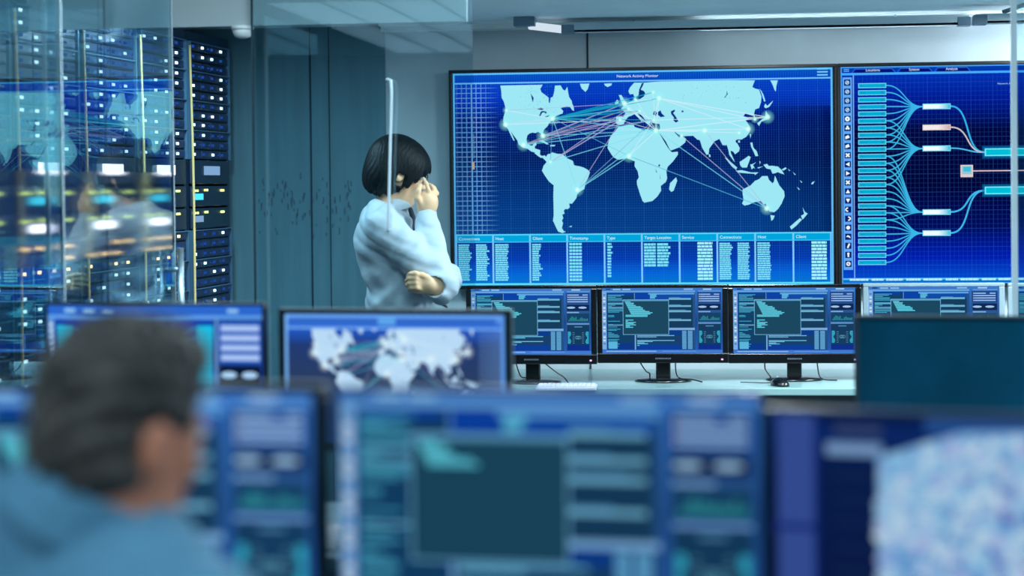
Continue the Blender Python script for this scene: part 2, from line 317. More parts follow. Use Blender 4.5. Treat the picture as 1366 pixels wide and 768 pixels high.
def display(label, x0, x1, z0, z1, bez, cv, group):
    cx = (x0+x1)/2
    t = thing('wall_display', label, 'screen', (cx, YB, z0), 0, group)
    w = (x1-x0)/2; h = z1-z0; D = YB-YTV
    b = bmesh.new(); l, r, tp, bt = bez
    for a, c in (((-w, 0), (w, bt)), ((-w, h-tp), (w, h)), ((-w, bt), (-w+l, h-tp)), ((w-r, bt), (w, h-tp))):
        box(b, (a[0], -D-.004, a[1]), (c[0], -D+.03, c[1]), 0, .0015, 1)
    obj('bezel', b, m_black, t)
    obj('housing', BX((-w+.003, -D+.012, .003), (w-.003, -.03, h-.003), .01), m_black, t)
    obj('wall_bracket', BX((-.35, -.03, .2), (.35, 0, h-.2)), m_black, t)
    cv.build('screen', t, (0, -D+.0105, 0))
    return t
# ---- left display : world map
a = tvuv(598.5, 94); c = tvuv(1116.8, 84.5); e = tvuv(601.5, 386.0); g = tvuv(1117.5, 383)
X0, X1, Z0, Z1 = (a.x+e.x)/2, (c.x+g.x)/2, (e.z+g.z)/2, (a.z+c.z)/2
CX = (X0+X1)/2
CX1 = CX
def T1(px, py):
    p = on_y(px, py, YTV); return (p.x-CX1, p.z-Z0)
PXM = (T1(900, 240)[0]-T1(800, 240)[0])/100
cv = Canvas()
sx0, sz1 = T1(603.5, 98.5); sx1 = T1(1112.5, 378)[0]; sz0 = T1(860, 380)[1]
sz1 = (T1(604, 98.8)[1]+T1(1112, 88.8)[1])/2
tz = T1(858, 107.5)[1]       # underside of the title strip
bz = T1(858, 311.5)[1]       # top of the table
cv.vgrad(sx0, sx1, [(sz0, (0, 120, 205)), (sz0+.05, (0, 100, 215)), ((sz0+bz)/2, (0, 55, 175)), (bz, (0, 40, 120)), (bz+.001, (2, 60, 132)), (bz+.12, (0, 52, 125)), (tz-.33, (0, 22, 92)), (tz-.16, (0, 22, 120)), (tz-.07, (0, 48, 185)), (tz, (0, 62, 190)), (sz1, (0, 84, 190))])
cv.poly([(sx1-.32, bz), (sx1, bz), (sx1, tz-.12), (sx1-.32, tz-.12)], [(0, 10, 60, 0), (0, 10, 60, 150), (0, 10, 60, 150), (0, 10, 60, 0)], 1)
k = 0; x = sx0
while x < sx1:
    cv.rect(x, sz0, x+PXM*.7, tz, (50, 130, 225, 38 if k % 8 else 80), 1); x += PXM*3.2; k += 1
k = 0; z = sz0
while z < tz:
    cv.rect(sx0, z, sx1, z+PXM*.7, (50, 130, 225, 34 if k % 8 else 66), 1); z += PXM*3.2; k += 1
k = 0; x = sx0
while x < sx1: cv.rect(x, tz, x+PXM*.8, sz1, (60, 140, 235, 60), 1); x += PXM*3.2
for k in range(8):          # bright lattice at the left
    x = sx0+PXM*(4.5+6.6*k)
    if k < 7: cv.rect(x, bz, x+PXM*(.95 if k != 3 else 1.7), tz, (120, 185, 245, (70, 150, 190, 235, 190, 150, 70)[k]), 2)
z = tz-PXM*7
while z > bz:
    xa, xb, xc = sx0+PXM*3, sx0+PXM*36, sx0+PXM*62
    cv.rect(xa, z, xb, z+PXM*.95, (130, 190, 245, 185), 2)
    cv.poly([(xb, z), (xc, z), (xc, z+PXM*.95), (xb, z+PXM*.95)], [(130, 190, 245, 190), (130, 190, 245, 0), (130, 190, 245, 0), (130, 190, 245, 190)], 2); z -= PXM*6.6
x, z = T1(631, 221); cv.rect(x-PXM*1.5, z-PXM*5, x+PXM*1.5, z+PXM*5, (235, 190, 150, 200), 3)
draw_map(cv, T1, PXM)
LT = (95, 190, 250)
cv.frame(sx0, sz0, sx1, sz1, PXM*2.4, LT, 7); cv.rect(sx0, tz-PXM, sx1, tz+PXM, (105, 190, 250), 7)
cv.text('Network Activity Monitor', (sx0+sx1)/2-PXM*4, (tz+sz1)/2-PXM*2, PXM*5.2, (215, 240, 255), 7, 'CENTER')
for k in range(4): cv.rect(sx1-PXM*20, tz+PXM*(3+4*k), sx1-PXM*6, tz+PXM*(4.8+4*k), (120, 205, 250), 7)
# table
cv.rect(sx0, bz-PXM*10.5, sx1, bz, (0, 165, 222), 4); cv.rect(sx0, bz-PXM*1.2, sx1, bz+PXM*.6, (90, 215, 250), 7); cv.rect(sx0, bz-PXM*10.8, sx1, bz-PXM*9.6, (70, 190, 245), 7)
cv.rect(sx0, sz0, sx1, sz0+PXM*3, (90, 225, 255), 7)
names = ['Connections', 'Host', 'Client', 'Timestamp', 'Type', 'Target Location', 'Service', 'Connections', 'Host', 'Client']
cw = (sx1-sx0-PXM*5)/10
INK = (125, 230, 250)
for k, nme in enumerate(names):
    xa = sx0+PXM*2.2+cw*k
    cv.rect(xa-PXM*.9, sz0, xa+PXM*1.3, bz, (125, 205, 250), 6)
    cv.text(nme, xa+PXM*3.5, bz-PXM*7.4, PXM*5.6, (215, 250, 255), 7)
    top = bz-PXM*15
    if nme == 'Connections':
        for r in range(18):
            for q in (0, 1): cv.dashes(xa+PXM*(3+24*q), top-PXM*2.75*r, xa+PXM*(3+24*q+random.choice((14,15,15,16,18))), PXM*2.0, INK, 5)
    elif nme == 'Host':
        for r in range(17): cv.dashes(xa+PXM*3, top-PXM*2.95*r, xa+PXM*random.choice((20,20,21,19)), PXM*2.1, INK, 5)
    elif nme == 'Client' and k < 5:
        for r in range(17): cv.dashes(xa+PXM*3, top-PXM*2.95*r, xa+PXM*random.choice((11,12,12,14,15,17)), PXM*2.1, INK, 5)
    elif nme == 'Timestamp':
        for r in range(12):
            for q in range(4): cv.rect(xa+PXM*(3+4.3*q), top-PXM*4.35*r, xa+PXM*(6.8+4.3*q), top-PXM*4.35*r+PXM*3, INK, 5)
    elif nme == 'Type':
        for r in range(12): cv.dashes(xa+PXM*4, top-PXM*3.9*r, xa+PXM*random.choice((9,9.5,9,11)), PXM*2.6, INK, 5)
    elif nme == 'Target Location':
        for r in range(8):
            cv.dashes(xa+PXM*3, top-PXM*(1+4.0*r), xa+PXM*18.5, PXM*2.9, INK, 5); cv.dashes(xa+PXM*20.5, top-PXM*(1+4.0*r), xa+PXM*random.choice((35,36,38)), PXM*2.9, INK, 5)
    else:
        for r in range(12): cv.dashes(xa+PXM*24, top-PXM*4.3*r, xa+PXM*44, PXM*3.1, (160, 245, 252), 5)
cv.rect(sx1-PXM*4.5, sz0, sx1-PXM*2.8, bz, (110, 200, 250), 7)
display('wide wall display showing the pale blue world map and a ten-column table', X0, X1, Z0, Z1, (.013, .011, .013, .010), cv, 'wall displays')
MAPREF = (sx0, sx1, sz0, sz1)
# ---- right display : flow chart
a = tvuv(1117.6, 84.3); e = tvuv(1119, 383)
X0b = X1+.001; X1b = X0b+(X1-X0); CX = (X0b+X1b)/2
def T2(px, py):
    p = on_y(px, py, YTV); return (p.x-CX, p.z-Z0)
cv = Canvas()
bx0, bx1 = T2(1122.5, 240)[0], (X1b-X0b)/2-.012
bz0, bz1 = sz0, sz1
tab = T2(1240, 97)[1]; tick = T2(1240, 372)[1]
cv.vgrad(bx0, bx1, [(bz0, (0, 110, 200)), (tick, (0, 75, 205)), (tick+.09, (0, 30, 175)), (tick+.22, (0, 10, 92)), (tick+.40, (0, 4, 52)), (tab-.24, (0, 6, 62)), (tab-.10, (0, 28, 150)), (tab, (0, 50, 180)), (bz1, (0, 66, 170))])
k = 0; x = bx0
while x < bx1: cv.rect(x, bz0, x+PXM*.8, tab, (60, 120, 230, 24 if k % 5 else 48), 1); x += PXM*5.6; k += 1
k = 0; z = bz0
while z < tab: cv.rect(bx0, z, bx1, z+PXM*.8, (60, 120, 230, 24 if k % 4 else 45), 1); z += PXM*6; k += 1
cv.frame(bx0, bz0, bx1, bz1, PXM*1.6, (75, 160, 240), 6)
cv.rect(bx0, tab-PXM*1.5, bx1, tab+PXM*1.5, (70, 170, 250), 6)
x0 = bx0+PXM*14
for s_, wv, lb in ((14, 58, 'Locations'), (73, 47, 'System'), (121, 48, 'Analysis')):
    xa = bx0+PXM*s_; xb = xa+PXM*wv
    cv.poly([(xa+PXM*3, tab+PXM*1.5), (xb-PXM*2, tab+PXM*1.5), (xb-PXM*7, bz1-PXM*2.5), (xa+PXM*6, bz1-PXM*2.5)], (2, 18, 120), 2)
    cv.line([(xa, tab), (xa+PXM*4, bz1-PXM*3), (xb-PXM*5, bz1-PXM*3), (xb, tab)], PXM*.9, (50, 110, 210), 3)
    cv.text(lb, (xa+xb)/2-PXM*1, (tab+bz1)/2-PXM*1.4, PXM*4.8, (220, 240, 255), 4, 'CENTER')
for q in (0, 1, 2): cv.rect(bx0+PXM*4, tab+PXM*(3.4+2.2*q), bx0+PXM*11, tab+PXM*(4.3+2.2*q), (110, 190, 250), 4)
cv.text('Network Activity', T2(1331, 112.5)[0], T2(1331, 112.5)[1], PXM*3.6, (150, 215, 250), 4)
# icon column
ix0, ix1 = T2(1124, 100)[0], T2(1136.5, 100)[0]; iy0 = T2(1130, 360)[1]; iy1 = T2(1130, 103)[1]
cv.rect(ix0, iy0, ix1, iy1, (96, 168, 245), 2); cv.rect(ix1+PXM*1.2, tick, ix1+PXM*2.6, tab, (120, 170, 245), 2)
pit = (T2(1130, 352)[1]-T2(1130, 110)[1])/20
for k in range(21):
    yc = T2(1130, 110)[1]+pit*k; xc = (ix0+ix1)/2; q = PXM*4.1
    cv.rect(xc-q, yc-q, xc+q, yc+q, (8, 34, 110), 3); w_ = (235, 248, 255); s_ = PXM*2.9
    kind = k
    if kind in (0, 1, 2, 3, 20): cv.ringd(xc, yc, s_*.75, PXM*1.3, (165, 205, 245) if k < 4 else w_, 4); cv.line([(xc-s_*.4, yc-s_*.3), (xc+s_*.4, yc+s_*.3)], PXM*1, w_, 4)
    elif kind == 4: cv.ringd(xc, yc, s_*.7, PXM*2.4, w_, 4)
    elif kind == 5:
        for aa in range(3): cv.disc(xc+s_*.55*math.sin(aa*2.1), yc+s_*.55*math.cos(aa*2.1), s_*.5, w_, 4)
    elif kind in (6, 7): cv.poly([(xc-s_, yc-s_), (xc+s_, yc-s_*.3), (xc+s_*.4, yc+s_), (xc-s_, yc+s_*.3)], w_, 4)
    elif kind in (8, 11): cv.line([(xc-s_*.8, yc-s_*.8), (xc+s_*.8, yc+s_*.8)], PXM*2, w_, 4); cv.line([(xc-s_*.8, yc+s_*.8), (xc+s_*.8, yc-s_*.8)], PXM*2, w_, 4)
    elif kind == 9: cv.poly([(xc-s_, yc), (xc+s_*.8, yc-s_), (xc+s_*.8, yc+s_)], w_, 4)
    elif kind == 10: cv.poly([(xc+s_, yc), (xc-s_*.8, yc+s_), (xc-s_*.8, yc-s_)], w_, 4)
    elif kind == 12: cv.poly([(xc, yc+s_), (xc-s_, yc-s_*.8), (xc+s_, yc-s_*.8)], w_, 4)
    elif kind == 13: cv.poly([(xc, yc-s_), (xc+s_, yc+s_*.8), (xc-s_, yc+s_*.8)], w_, 4)
    elif kind in (14, 15):
        sg = 1 if kind == 14 else -1
        cv.line([(xc+sg*s_*math.cos(t), yc+s_*.75*math.sin(t)) for t in [math.pi/2+math.pi*j/8 for j in range(9)]], PXM*1.7, w_, 4)
    elif kind == 16: cv.disc(xc, yc, s_*.9, w_, 4)
    elif kind == 17: cv.poly([(xc-s_, yc), (xc-s_*.2, yc+s_*.7), (xc+s_*.8, yc+s_*.2), (xc+s_, yc-s_*.8), (xc+s_*.2, yc-s_*.2)], w_, 4)
    elif kind == 18: cv.line([(xc-s_*.3, yc-s_), (xc+s_*.5, yc+s_)], PXM*2.2, w_, 4)
    else: cv.line([(xc, yc-s_), (xc, yc+s_)], PXM*2.2, w_, 4); cv.rect(xc-s_*.5, yc+s_*.2, xc+s_*.5, yc+s_*.8, w_, 4)
# bars and links
bars = []
for k in range(26):
    py = 114+(350-114)*k/25
    (xa, ya), (xb, yb) = T2(1145, py), T2(1182.5, py)
    ya -= PXM*.25
    hh = PXM*3.3
    cv.rect(xa, ya-hh, xb, ya+hh, (110, 210, 250), 3); cv.rect(xa+PXM, ya-hh+PXM, xb-PXM, ya+hh-PXM, (0, 172, 212), 4)
    cv.dashes(xa+PXM*3, ya-PXM*.8, xa+PXM*random.uniform(6, 12), PXM*1.5, (20, 150, 190), 5); cv.rect(xb-PXM*6.5, ya-PXM*1.5, xb-PXM*3, ya+PXM*1.5, (20, 150, 190), 5)
    bars.append((xb, ya))
def curve(p, q, col=(60, 190, 240, 225), w=1.5, lay=2, bias=.55):
    (xa, ya), (xb, yb) = p, q; d = xb-xa
    pts = []
    for j in range(19):
        t = j/18; c1, c2 = xa+d*bias, xa+d*(1-bias)
        x = (1-t)**3*xa+3*(1-t)**2*t*c1+3*(1-t)*t*t*c2+t**3*xb
        y = (1-t)**3*ya+3*(1-t)**2*t*ya+3*(1-t)*t*t*yb+t**3*yb
        pts.append((x, y))
    cv.line(pts, PXM*w, col, lay)
nodes = {}
for nm, py, wh in (('a', 142, 0), ('p', 170, 1), ('b', 198, 0), ('c', 283, 0), ('d', 311, 0)):
    xa, ya = T2(1231, py); xb = T2(1268.5, py)[0]; hh = PXM*3.7
    ec = (226, 204, 206) if wh else (120, 225, 250)
    cv.rect(xa, ya-hh, xb, ya+hh, ec, 4)
    xm = xa+(xb-xa)*.55
    c0, c1 = ((244, 234, 236), (235, 222, 224)) if wh else ((240, 252, 255), (200, 242, 250))
    cv.rect(xa+PXM, ya-hh+PXM, xm, ya+hh-PXM, c0, 5)
    c2 = (206, 172, 172) if wh else (20, 190, 225)
    cv.poly([(xm, ya-hh+PXM), (xb-PXM, ya-hh+PXM), (xb-PXM, ya+hh-PXM), (xm, ya+hh-PXM)], [c0, c2, c2, c0], 5)
    nodes[nm] = (xa, ya, xb)
for lo, hi, nm in ((0, 10, 'a'), (5, 15, 'b'), (10, 20, 'c'), (17, 26, 'd')):
    for k in range(lo, hi): curve(bars[k], nodes[nm][:2], bias=.5)
for k in (10, 11, 12): curve(bars[k], nodes['c'][:2], bias=.5)
for py in (203, 254):
    xa, ya = T2(1314, py); xb = bx1-PXM*60
    for g_, al in ((3.5, 50), (2, 90)): cv.rect(xa-PXM*g_, ya-PXM*(5+g_), xb, ya+PXM*(5+g_), (0, 150, 220, al), 3)
    cv.rect(xa, ya-PXM*5, xb, ya+PXM*5, (120, 235, 250), 4); cv.rect(xa+PXM*1.6, ya-PXM*3.6, xb, ya+PXM*3.6, (0, 190, 215), 5)
E1, E2 = T2(1314, 203), T2(1314, 254)
curve((nodes['a'][2], nodes['a'][1]), E1, (50, 175, 235, 255), 2.2, 3, .62); curve((nodes['p'][2], nodes['p'][1]), E1, (206, 196, 204, 255), 1.8, 3, .6); curve((nodes['b'][2], nodes['b'][1]), E1, (70, 185, 240, 255), 1.8, 3, .5)
curve((nodes['c'][2], nodes['c'][1]), E2, (60, 185, 240, 255), 2.2, 3, .62); curve((nodes['d'][2], nodes['d'][1]), E2, (60, 185, 240, 255), 2.2, 3, .62)
xa, ya = T2(1290, 228); q = PXM*8
cv.rect(xa-q, ya-q, xa+q, ya+q, (225, 205, 205), 4); cv.rect(xa-q*.8, ya-q*.55, xa+q*.8, ya+q*.8, (150, 200, 210), 5); cv.rect(xa-q*.55, ya-q*.1, xa+q*.65, ya+q*.7, (60, 190, 220), 6)
cv.rect(xa+q, ya-PXM*.8, bx1-PXM*60, ya+PXM*.8, (215, 185, 195), 4)
cv.rect(bx0+PXM*2, bz0+PXM*2.4, bx1-PXM*2, tick-PXM*1.5, (0, 120, 205), 3); cv.rect(bx0, tick-PXM, bx1, tick+PXM*1.4, (90, 190, 250), 4)
x = bx0+PXM*10
while x < bx1-PXM*30:
    d_ = PXM*random.uniform(18, 30); cv.dashes(x, bz0+PXM*4.3, x+d_*.85, PXM*2.6, (190, 240, 252), 5); x += d_
display('wall display showing the blue flow chart with curved links and an icon column', X0b, X1b, Z0, Z1, (.013, .011, .013, .010), cv, 'wall displays')
# ================================================================== MONITORS
def ui_console(cv, w, h, code_end=.60):
    def R(u0, v0, u1, v1, c, l=2): cv.rect(-w/2+u0*w, h-v1*h, -w/2+u1*w, h-v0*h, c, l)
    rs = random.Random(11)
    cv.vgrad(-w/2, w/2, [(0, (40, 105, 205)), (h*.5, (26, 78, 146)), (h, (58, 128, 222))])
    R(0, 0, 1, .035, (70, 130, 215)); R(0, .04, .775, .065, (112, 178, 240)); R(.8, .04, .99, .06, (100, 165, 235))
    for u in (.09, .17, .68): R(u, .01, u+rs.uniform(.05, .08), .03, (150, 205, 250), 3)
    R(.03, .01, .07, .025, (20, 50, 120), 3); R(.84, .012, .91, .03, (190, 225, 255), 3)
    R(0, .05, .035, .94, (132, 186, 240))
    for k in range(16): R(.008, .09+.05*k, .027, .115+.05*k, (225, 240, 255) if k % 3 else (90, 140, 215), 3)
    R(.04, .07, .775, .945, (14, 66, 150))
    # code column
    R(.042, .075, .262, .935, (22, 70, 112), 3); R(.05, .078, .25, .115, (12, 70, 170), 4)
    v = .10
    while v < .90:
        k = abs(math.sin(v*23))*.10+rs.uniform(.02, .09)
        if rs.random() < .72: R(.048, v, min(.255, .05+k*(1.05 if v < .35 else .6)), v+.0085, (84, 190, 225), 5)
        v += .0175
    for v in (.235, .29, .56): R(.05, v, .26, v+.012, (120, 205, 240), 5)
    R(.05, .82, .125, .93, (100, 195, 238), 5); R(.125, .84, .255, .93, (14, 62, 150), 4)
    # tabs
    R(.268, .075, .272, .17, (120, 185, 240), 4); R(.272, .078, .385, .165, (14, 72, 180), 3); R(.385, .075, .77, .10, (100, 175, 240), 4); R(.39, .1, .77, .17, (20, 82, 180), 3)
    for k in range(5): R(.40, .10+.013*k, .40+.055-.006*k+rs.uniform(0, .02), .109+.013*k, (110, 220, 245), 5)
    # right rows
    R(.555, .17, .775, .63, (24, 66, 100), 3)
    for v in (.155, .265, .345, .48):
        R(.555, v, .74, v+.026, (120, 190, 225), 4); R(.56, v-.012, .56+rs.uniform(.06, .14), v, (80, 150, 195), 4)
    R(.755, .1, .775, .94, (42, 88, 146), 4)
    R(.555, .61, .77, .645, (130, 185, 235), 5)
    # bottom panel
    R(.27, .72, .655, .945, (26, 70, 116), 3); R(.27, .72, .28, .945, (130, 190, 235), 4); R(.28, .86, .655, .945, (16, 68, 165), 4)
    for v, e in ((.735, .60), (.755, .45), (.81, .60), (.825, .42), (.845, .35), (.86, .38), (.885, .31)): R(.29, v-.012, e, v, (118, 205, 235), 5)
    R(.655, .645, .775, .945, (30, 72, 130), 3)
    R(.665, .655, .70, .935, (104, 178, 222), 5); R(.712, .655, .75, .935, (104, 178, 222), 5)
    for k in range(12): R(.667, .67+.022*k, .697, .676+.022*k, (60, 125, 190), 6); R(.715, .67+.022*k, .747, .676+.022*k, (60, 125, 190), 6)
    # popup
    R(.172, .175, .556, .715, (130, 200, 240), 6); R(.176, .182, .552, .708, (30, 78, 104), 7)
    R(.176, .182, .552, .2, (96, 166, 205), 8)
    v = .205; k = 0
    while v < code_end:
        if not (.44 < v < .465 or .52 < v < .535):
            s0 = .19+.05*(k/10 if k < 11 else .1); e = s0+(.04+.014*min(k, 9) if v < .44 else rs.uniform(.02, .09))+rs.uniform(-.01, .02)
            R(s0, v, e, v+.0135, (104, 222, 245), 9)
        v += .0185; k += 1
    # side bar
    R(.79, .06, .99, .945, (46, 94, 158))
    R(.80, .075, .985, .225, (28, 66, 150), 3)
    for k in range(4): R(.815, .09+.034*k, .975, .107+.034*k, (160, 205, 250), 4); R(.806, .09+.034*k, .812, .107+.034*k, (220, 240, 255), 4)
    R(.90, .09, .93, .107, (40, 90, 180), 5)
    R(.80, .245, .985, .34, (20, 44, 92), 3)
    for u in (.835, .93):
        cv.disc(-w/2+u*w, h-.29*h, .035*w, (170, 215, 250), 4, n=14, r2=.016*h)
    R(.80, .355, .9, .372, (140, 190, 240), 4)
    R(.80, .38, .985, .51, (26, 72, 112), 3)
    for k in range(14): R(.812+.0118*k, .495-rs.uniform(.01, .05)-.03*abs(math.sin(k*.5)), .82+.0118*k, .495, (50, 150, 160), 4)
    R(.80, .53, .985, .545, (130, 180, 235), 4)
    R(.80, .555, .985, .94, (24, 66, 104), 3); R(.80, .86, .985, .94, (16, 52, 150), 4)
    R(.86, .575, .925, .59, (90, 150, 190), 4)
    for s_ in (0, 1):
        def q(u): return 1.785-u if s_ else u
        for k in range(12):
            a_, b_ = q(.806), q(.815+.018*abs(math.sin((k+2)*.42))); R(min(a_, b_), .655+.0155*k, max(a_, b_), .667+.0155*k, (60, 190, 225), 5)
            if k % 2: a_, b_ = q(.845), q(.862); R(min(a_, b_), .655+.0155*k, max(a_, b_), .66+.0155*k, (120, 190, 215), 5)
    cx, cy = -w/2+.892*w, h-.745*h
    for a_ in range(3): cv.ringd(cx+(a_-1)*.012*w, cy, .012*w, .0022*w, (120, 195, 220), 5)
    R(.0, .95, 1, 1, (72, 132, 225), 3); R(.03, .962, .45, .975, (160, 205, 250), 4); R(.50, .962, .78, .972, (110, 170, 240), 4)
def ui_flow(cv, w, h):
    def R(u0, v0, u1, v1, c, l=2): cv.rect(-w/2+u0*w, h-v1*h, -w/2+u1*w, h-v0*h, c, l)
    cv.vgrad(-w/2, w/2, [(0, (30, 70, 160)), (h*.5, (8, 30, 96)), (h*.86, (10, 50, 168)), (h, (58, 128, 222))])
    R(0, 0, 1, .09, (44, 104, 205)); R(0, .075, 1, .105, (96, 160, 235), 3)
    for u in (.08, .17, .26, .84): R(u, .025, u+.05, .055, (140, 195, 245), 4)
    R(0, .1, .03, 1, (92, 150, 215), 3)
    for k in range(18): R(.008, .14+.045*k, .022, .165+.045*k, (225, 240, 255), 4)
    for u0, u1 in ((.04, .115), (.70, .775)):
        R(u0, .15, u1, 1, (10, 160, 215), 3)
        for k in range(24): R(u0+.004, .16+.034*k, u1-.004, .183+.034*k, (30, 205, 235), 4)
    for k in range(10):
        for xa, xb, hub in ((.115, .30, .45), (.70, .52, .40)):
            v0 = .17+.07*k; pts = []
            for j in range(15):
                t = j/14; s_ = t*t*(3-2*t); pts.append((-w/2+(xa+(xb-xa)*t)*w, h-(v0+(hub-v0)*s_)*h))
            cv.line(pts, .006*w, (70, 200, 235, 220), 3)
    R(.30, .43, .38, .47, (190, 235, 250), 4); R(.44, .38, .52, .42, (20, 190, 225), 4)
    R(.775, .1, 1, 1, (26, 66, 150), 3); R(.785, .1, .795, 1, (110, 160, 215), 4)
    for k in range(4): R(.81, .15+.075*k, .985, .195+.075*k, (168, 196, 245), 5)
    R(.80, .12, .99, .44, (40, 92, 185), 4)
    R(.80, .46, .99, .60, (10, 22, 52), 4)
    for u in (.845, .94): cv.disc(-w/2+u*w, h-.53*h, .036*w, (170, 210, 245), 5, n=14, r2=.025*h)
    R(.80, .62, .99, .92, (22, 44, 86), 4)
    for k in range(3): R(.81+.06*k, .63, .855+.06*k, .91, (118, 185, 228), 5)
    R(.80, .94, .99, .96, (140, 180, 220), 5)
def ui_map(cv, w, h):
    sc = w/.99/(MAPREF[1]-MAPREF[0])
    def R(u0, v0, u1, v1, c, l=2): cv.rect(-w/2+u0*w, h-v1*h, -w/2+u1*w, h-v0*h, c, l)
    cv.vgrad(-w/2, w/2, [(0, (34, 62, 112)), (h*.5, (42, 62, 98)), (h*.76, (32, 58, 116)), (h*.9, (34, 92, 205)), (h, (110, 170, 245))])
    R(.015, .03, .96, .075, (46, 104, 200), 3); R(0, .1, 1, .115, (120, 180, 250), 2); R(.43, .025, .51, .08, (90, 165, 235), 4)
    def T(px, py):
        x, z = T1(px, py); return (x*sc, h*.895-(tz-z)*sc)
    draw_map(cv, T, PXM*sc, 3, (184, 218, 246), (60, 100, 160), 1.6, (226, 240, 255))
    for k in range(9): R(.885+.012*k, .12, .889+.012*k, .97, (110, 150, 205, 60+18*k), 8)
    for k in range(22): R(.885, .14+.037*k, .985, .148+.037*k, (110, 150, 205, 120), 8)
    R(0, 0, .012, 1, (120, 180, 245), 9); R(.985, 0, 1, 1, (90, 150, 230), 9)
def ui_cloud(cv, w, h):
    def R(u0, v0, u1, v1, c, l=2): cv.rect(-w/2+u0*w, h-v1*h, -w/2+u1*w, h-v0*h, c, l)
    rs = random.Random(5)
    cv.vgrad(-w/2, w/2, [(0, (10, 24, 66)), (h*.8, (10, 32, 82)), (h, (14, 48, 120))])
    R(.015, 0, .1, 1, (56, 82, 156)); R(.0, .46, .1, .49, (26, 44, 122), 3); R(.1, 0, .11, 1, (16, 42, 120), 3)
    R(.36, 0, 1, .06, (40, 84, 150), 2); R(.11, .0, .36, .05, (10, 34, 90), 2)
    R(.15, .045, .26, .075, (60, 76, 112), 3); R(.13, .115, .26, .165, (124, 162, 206), 3)
    for k in range(6): R(.15, .24+.1*k, .25, .262+.1*k, (18, 40, 82), 3)
    def P(u, v): return (-w/2+u*w, h-v*h)
    out = [(.25, .17), (.36, .10), (.44, .055), (.6, .04), (1, .06), (1, 1), (.25, 1)]
    cv.poly([P(*q) for q in out], (126, 176, 228), 3)
    for k in range(1700):
        u = rs.uniform(.252, .995); v = rs.uniform(.05, .985)
        edge = .17-(u-.25)*.62 if u < .46 else .06
        if v < edge+.015: continue
        t = min(1, max(0, (u-.3)*1.1+(v-.2)*.5)); b_ = rs.random()
        if b_ < .42*t: c = (62+20*rs.random(), 84, 186)
        elif b_ < .5: c = (150, 205, 240)
        elif b_ < .66: c = (176, 190, 240)
        elif b_ < .8: c = (104, 168, 228)
        else: c = (206, 232, 250)
        r = rs.uniform(.006, .019)*w
        x, y = P(u, v); cv.disc(x, y, r, (*c, 215), 4+k % 3, n=6)
    for v in range(26): R(.255, .24+.03*v, .42-.004*v, .246+.03*v, (90, 150, 215, 120), 7)
    for k in range(70):
        u = rs.uniform(.27, .58); v = rs.uniform(.17, .5); x, y = P(u, v)
        cv.disc(x, y, rs.uniform(.012, .03)*w, (196, 228, 250, 190), 7, (160, 205, 240, 0), 10)
    cv.poly([P(.25, 1), P(.27, .93), P(.34, .9), P(.40, .97), P(.42, 1)], (10, 30, 80), 8)
def monitor(name, label, group, xl, xr, yt, Z, psi, dz, bez, ui, m_bez, ratio=9/16, m_back=None, curve_base=True, led=True, cable=(), mark=True, gain=.84):
    """bez = left, right, top, chin as metres; dz = desk height"""
    psi = math.radians(psi); P = W((xl+xr)/2, yt, Z)
    w = (xr-xl)*Z/FPX/math.cos(psi)
    sw = w-bez[0]-bez[1]; sh = sw*ratio; h = sh+bez[2]+bez[3]
    t = thing(name, label, 'monitor', (P.x, P.y, dz), YAW-psi, group)
    zb = P.z-dz-h      # underside of the panel above the desk
    l, r, tp, bt = bez; b = bmesh.new()
    for a, c in (((-w/2, 0), (w/2, bt)), ((-w/2, h-tp), (w/2, h)), ((-w/2, bt), (-w/2+l, h-tp)), ((w/2-r, bt), (w/2, h-tp))):
        box(b, (a[0], 0, zb+a[1]), (c[0], .022, zb+c[1]), 0, .003, 2)
    obj('bezel', b, m_bez, t)
    b = bmesh.new(); box(b, (-w/2+.002, .006, zb+.002), (w/2-.002, .032, zb+h-.002), 0, .004); box(b, (-w*.32, .03, zb+h*.15), (w*.32, .058, zb+h*.8), 0, .012)
    obj('housing', b, m_back or m_black, t)
    if ui is None:
        obj('screen', BX((-sw/2+(l-r)/2, .003, zb+bt), (sw/2+(l-r)/2, .0055, zb+bt+sh)), MATS['dark_screen'], t)
    else:
        cv = Canvas(); cv.gain = gain; ui(cv, sw, sh); cv.build('screen', t, ((l-r)/2, .0054, zb+bt))
    b = bmesh.new(); lathe(b, [(.0, 0), (.116, 0), (.118, .005), (.112, .010), (.05, .016), (.0, .017)], 40, 0, 0, .055, 1.0, .8)
    obj('stand_base', b, m_gloss, t)
    obj('stand_neck', BX((-.03, .045, .012), (.03, .075, zb+h*.45), .006), m_gloss, t)
    if led:
        b = bmesh.new(); box(b, (w/2-.030, -.002, zb+.012), (w/2-.021, .001, zb+.019), 0, .002)
        obj('power_light', b, emat('power_led', (240, 190, 250), 1.3), t)['label'] = 'small glowing pink-white power light'
    if mark:
        b = bmesh.new(); x = -.03
        while x < .03:
            d = random.uniform(.004, .007); box(b, (x, -.0012, zb+bt*.40), (x+d, .0005, zb+bt*.40+.006)); x += d+.002
        obj('logo', b, mat('logo_print', (84, 92, 104), .4), t)
    for cpts in cable:
        b = bmesh.new(); tube(b, spline([(x, y, z if z is not None else zb+.01) for x, y, z in cpts], 8), .0028, 6)
        obj('cable', b, m_black, t)
    return t, P, w, zb
mds = mat('dark_screen', (14, 92, 122), 0.12, var=0.5, scale=2.2, spec=0.6)  # black screen; its teal reflection is put into the base colour
DZ = .718
m_desk = mat('desk_top_pale', (128, 166, 168), 0.28, var=0.04, scale=5)
m_leg = mat('desk_leg_grey', (70, 84, 94), 0.45, var=0.06)
GB = 'monitors along the rear desk'
bz_ = (.021, .023, .014, .040)
Zb = 7.95
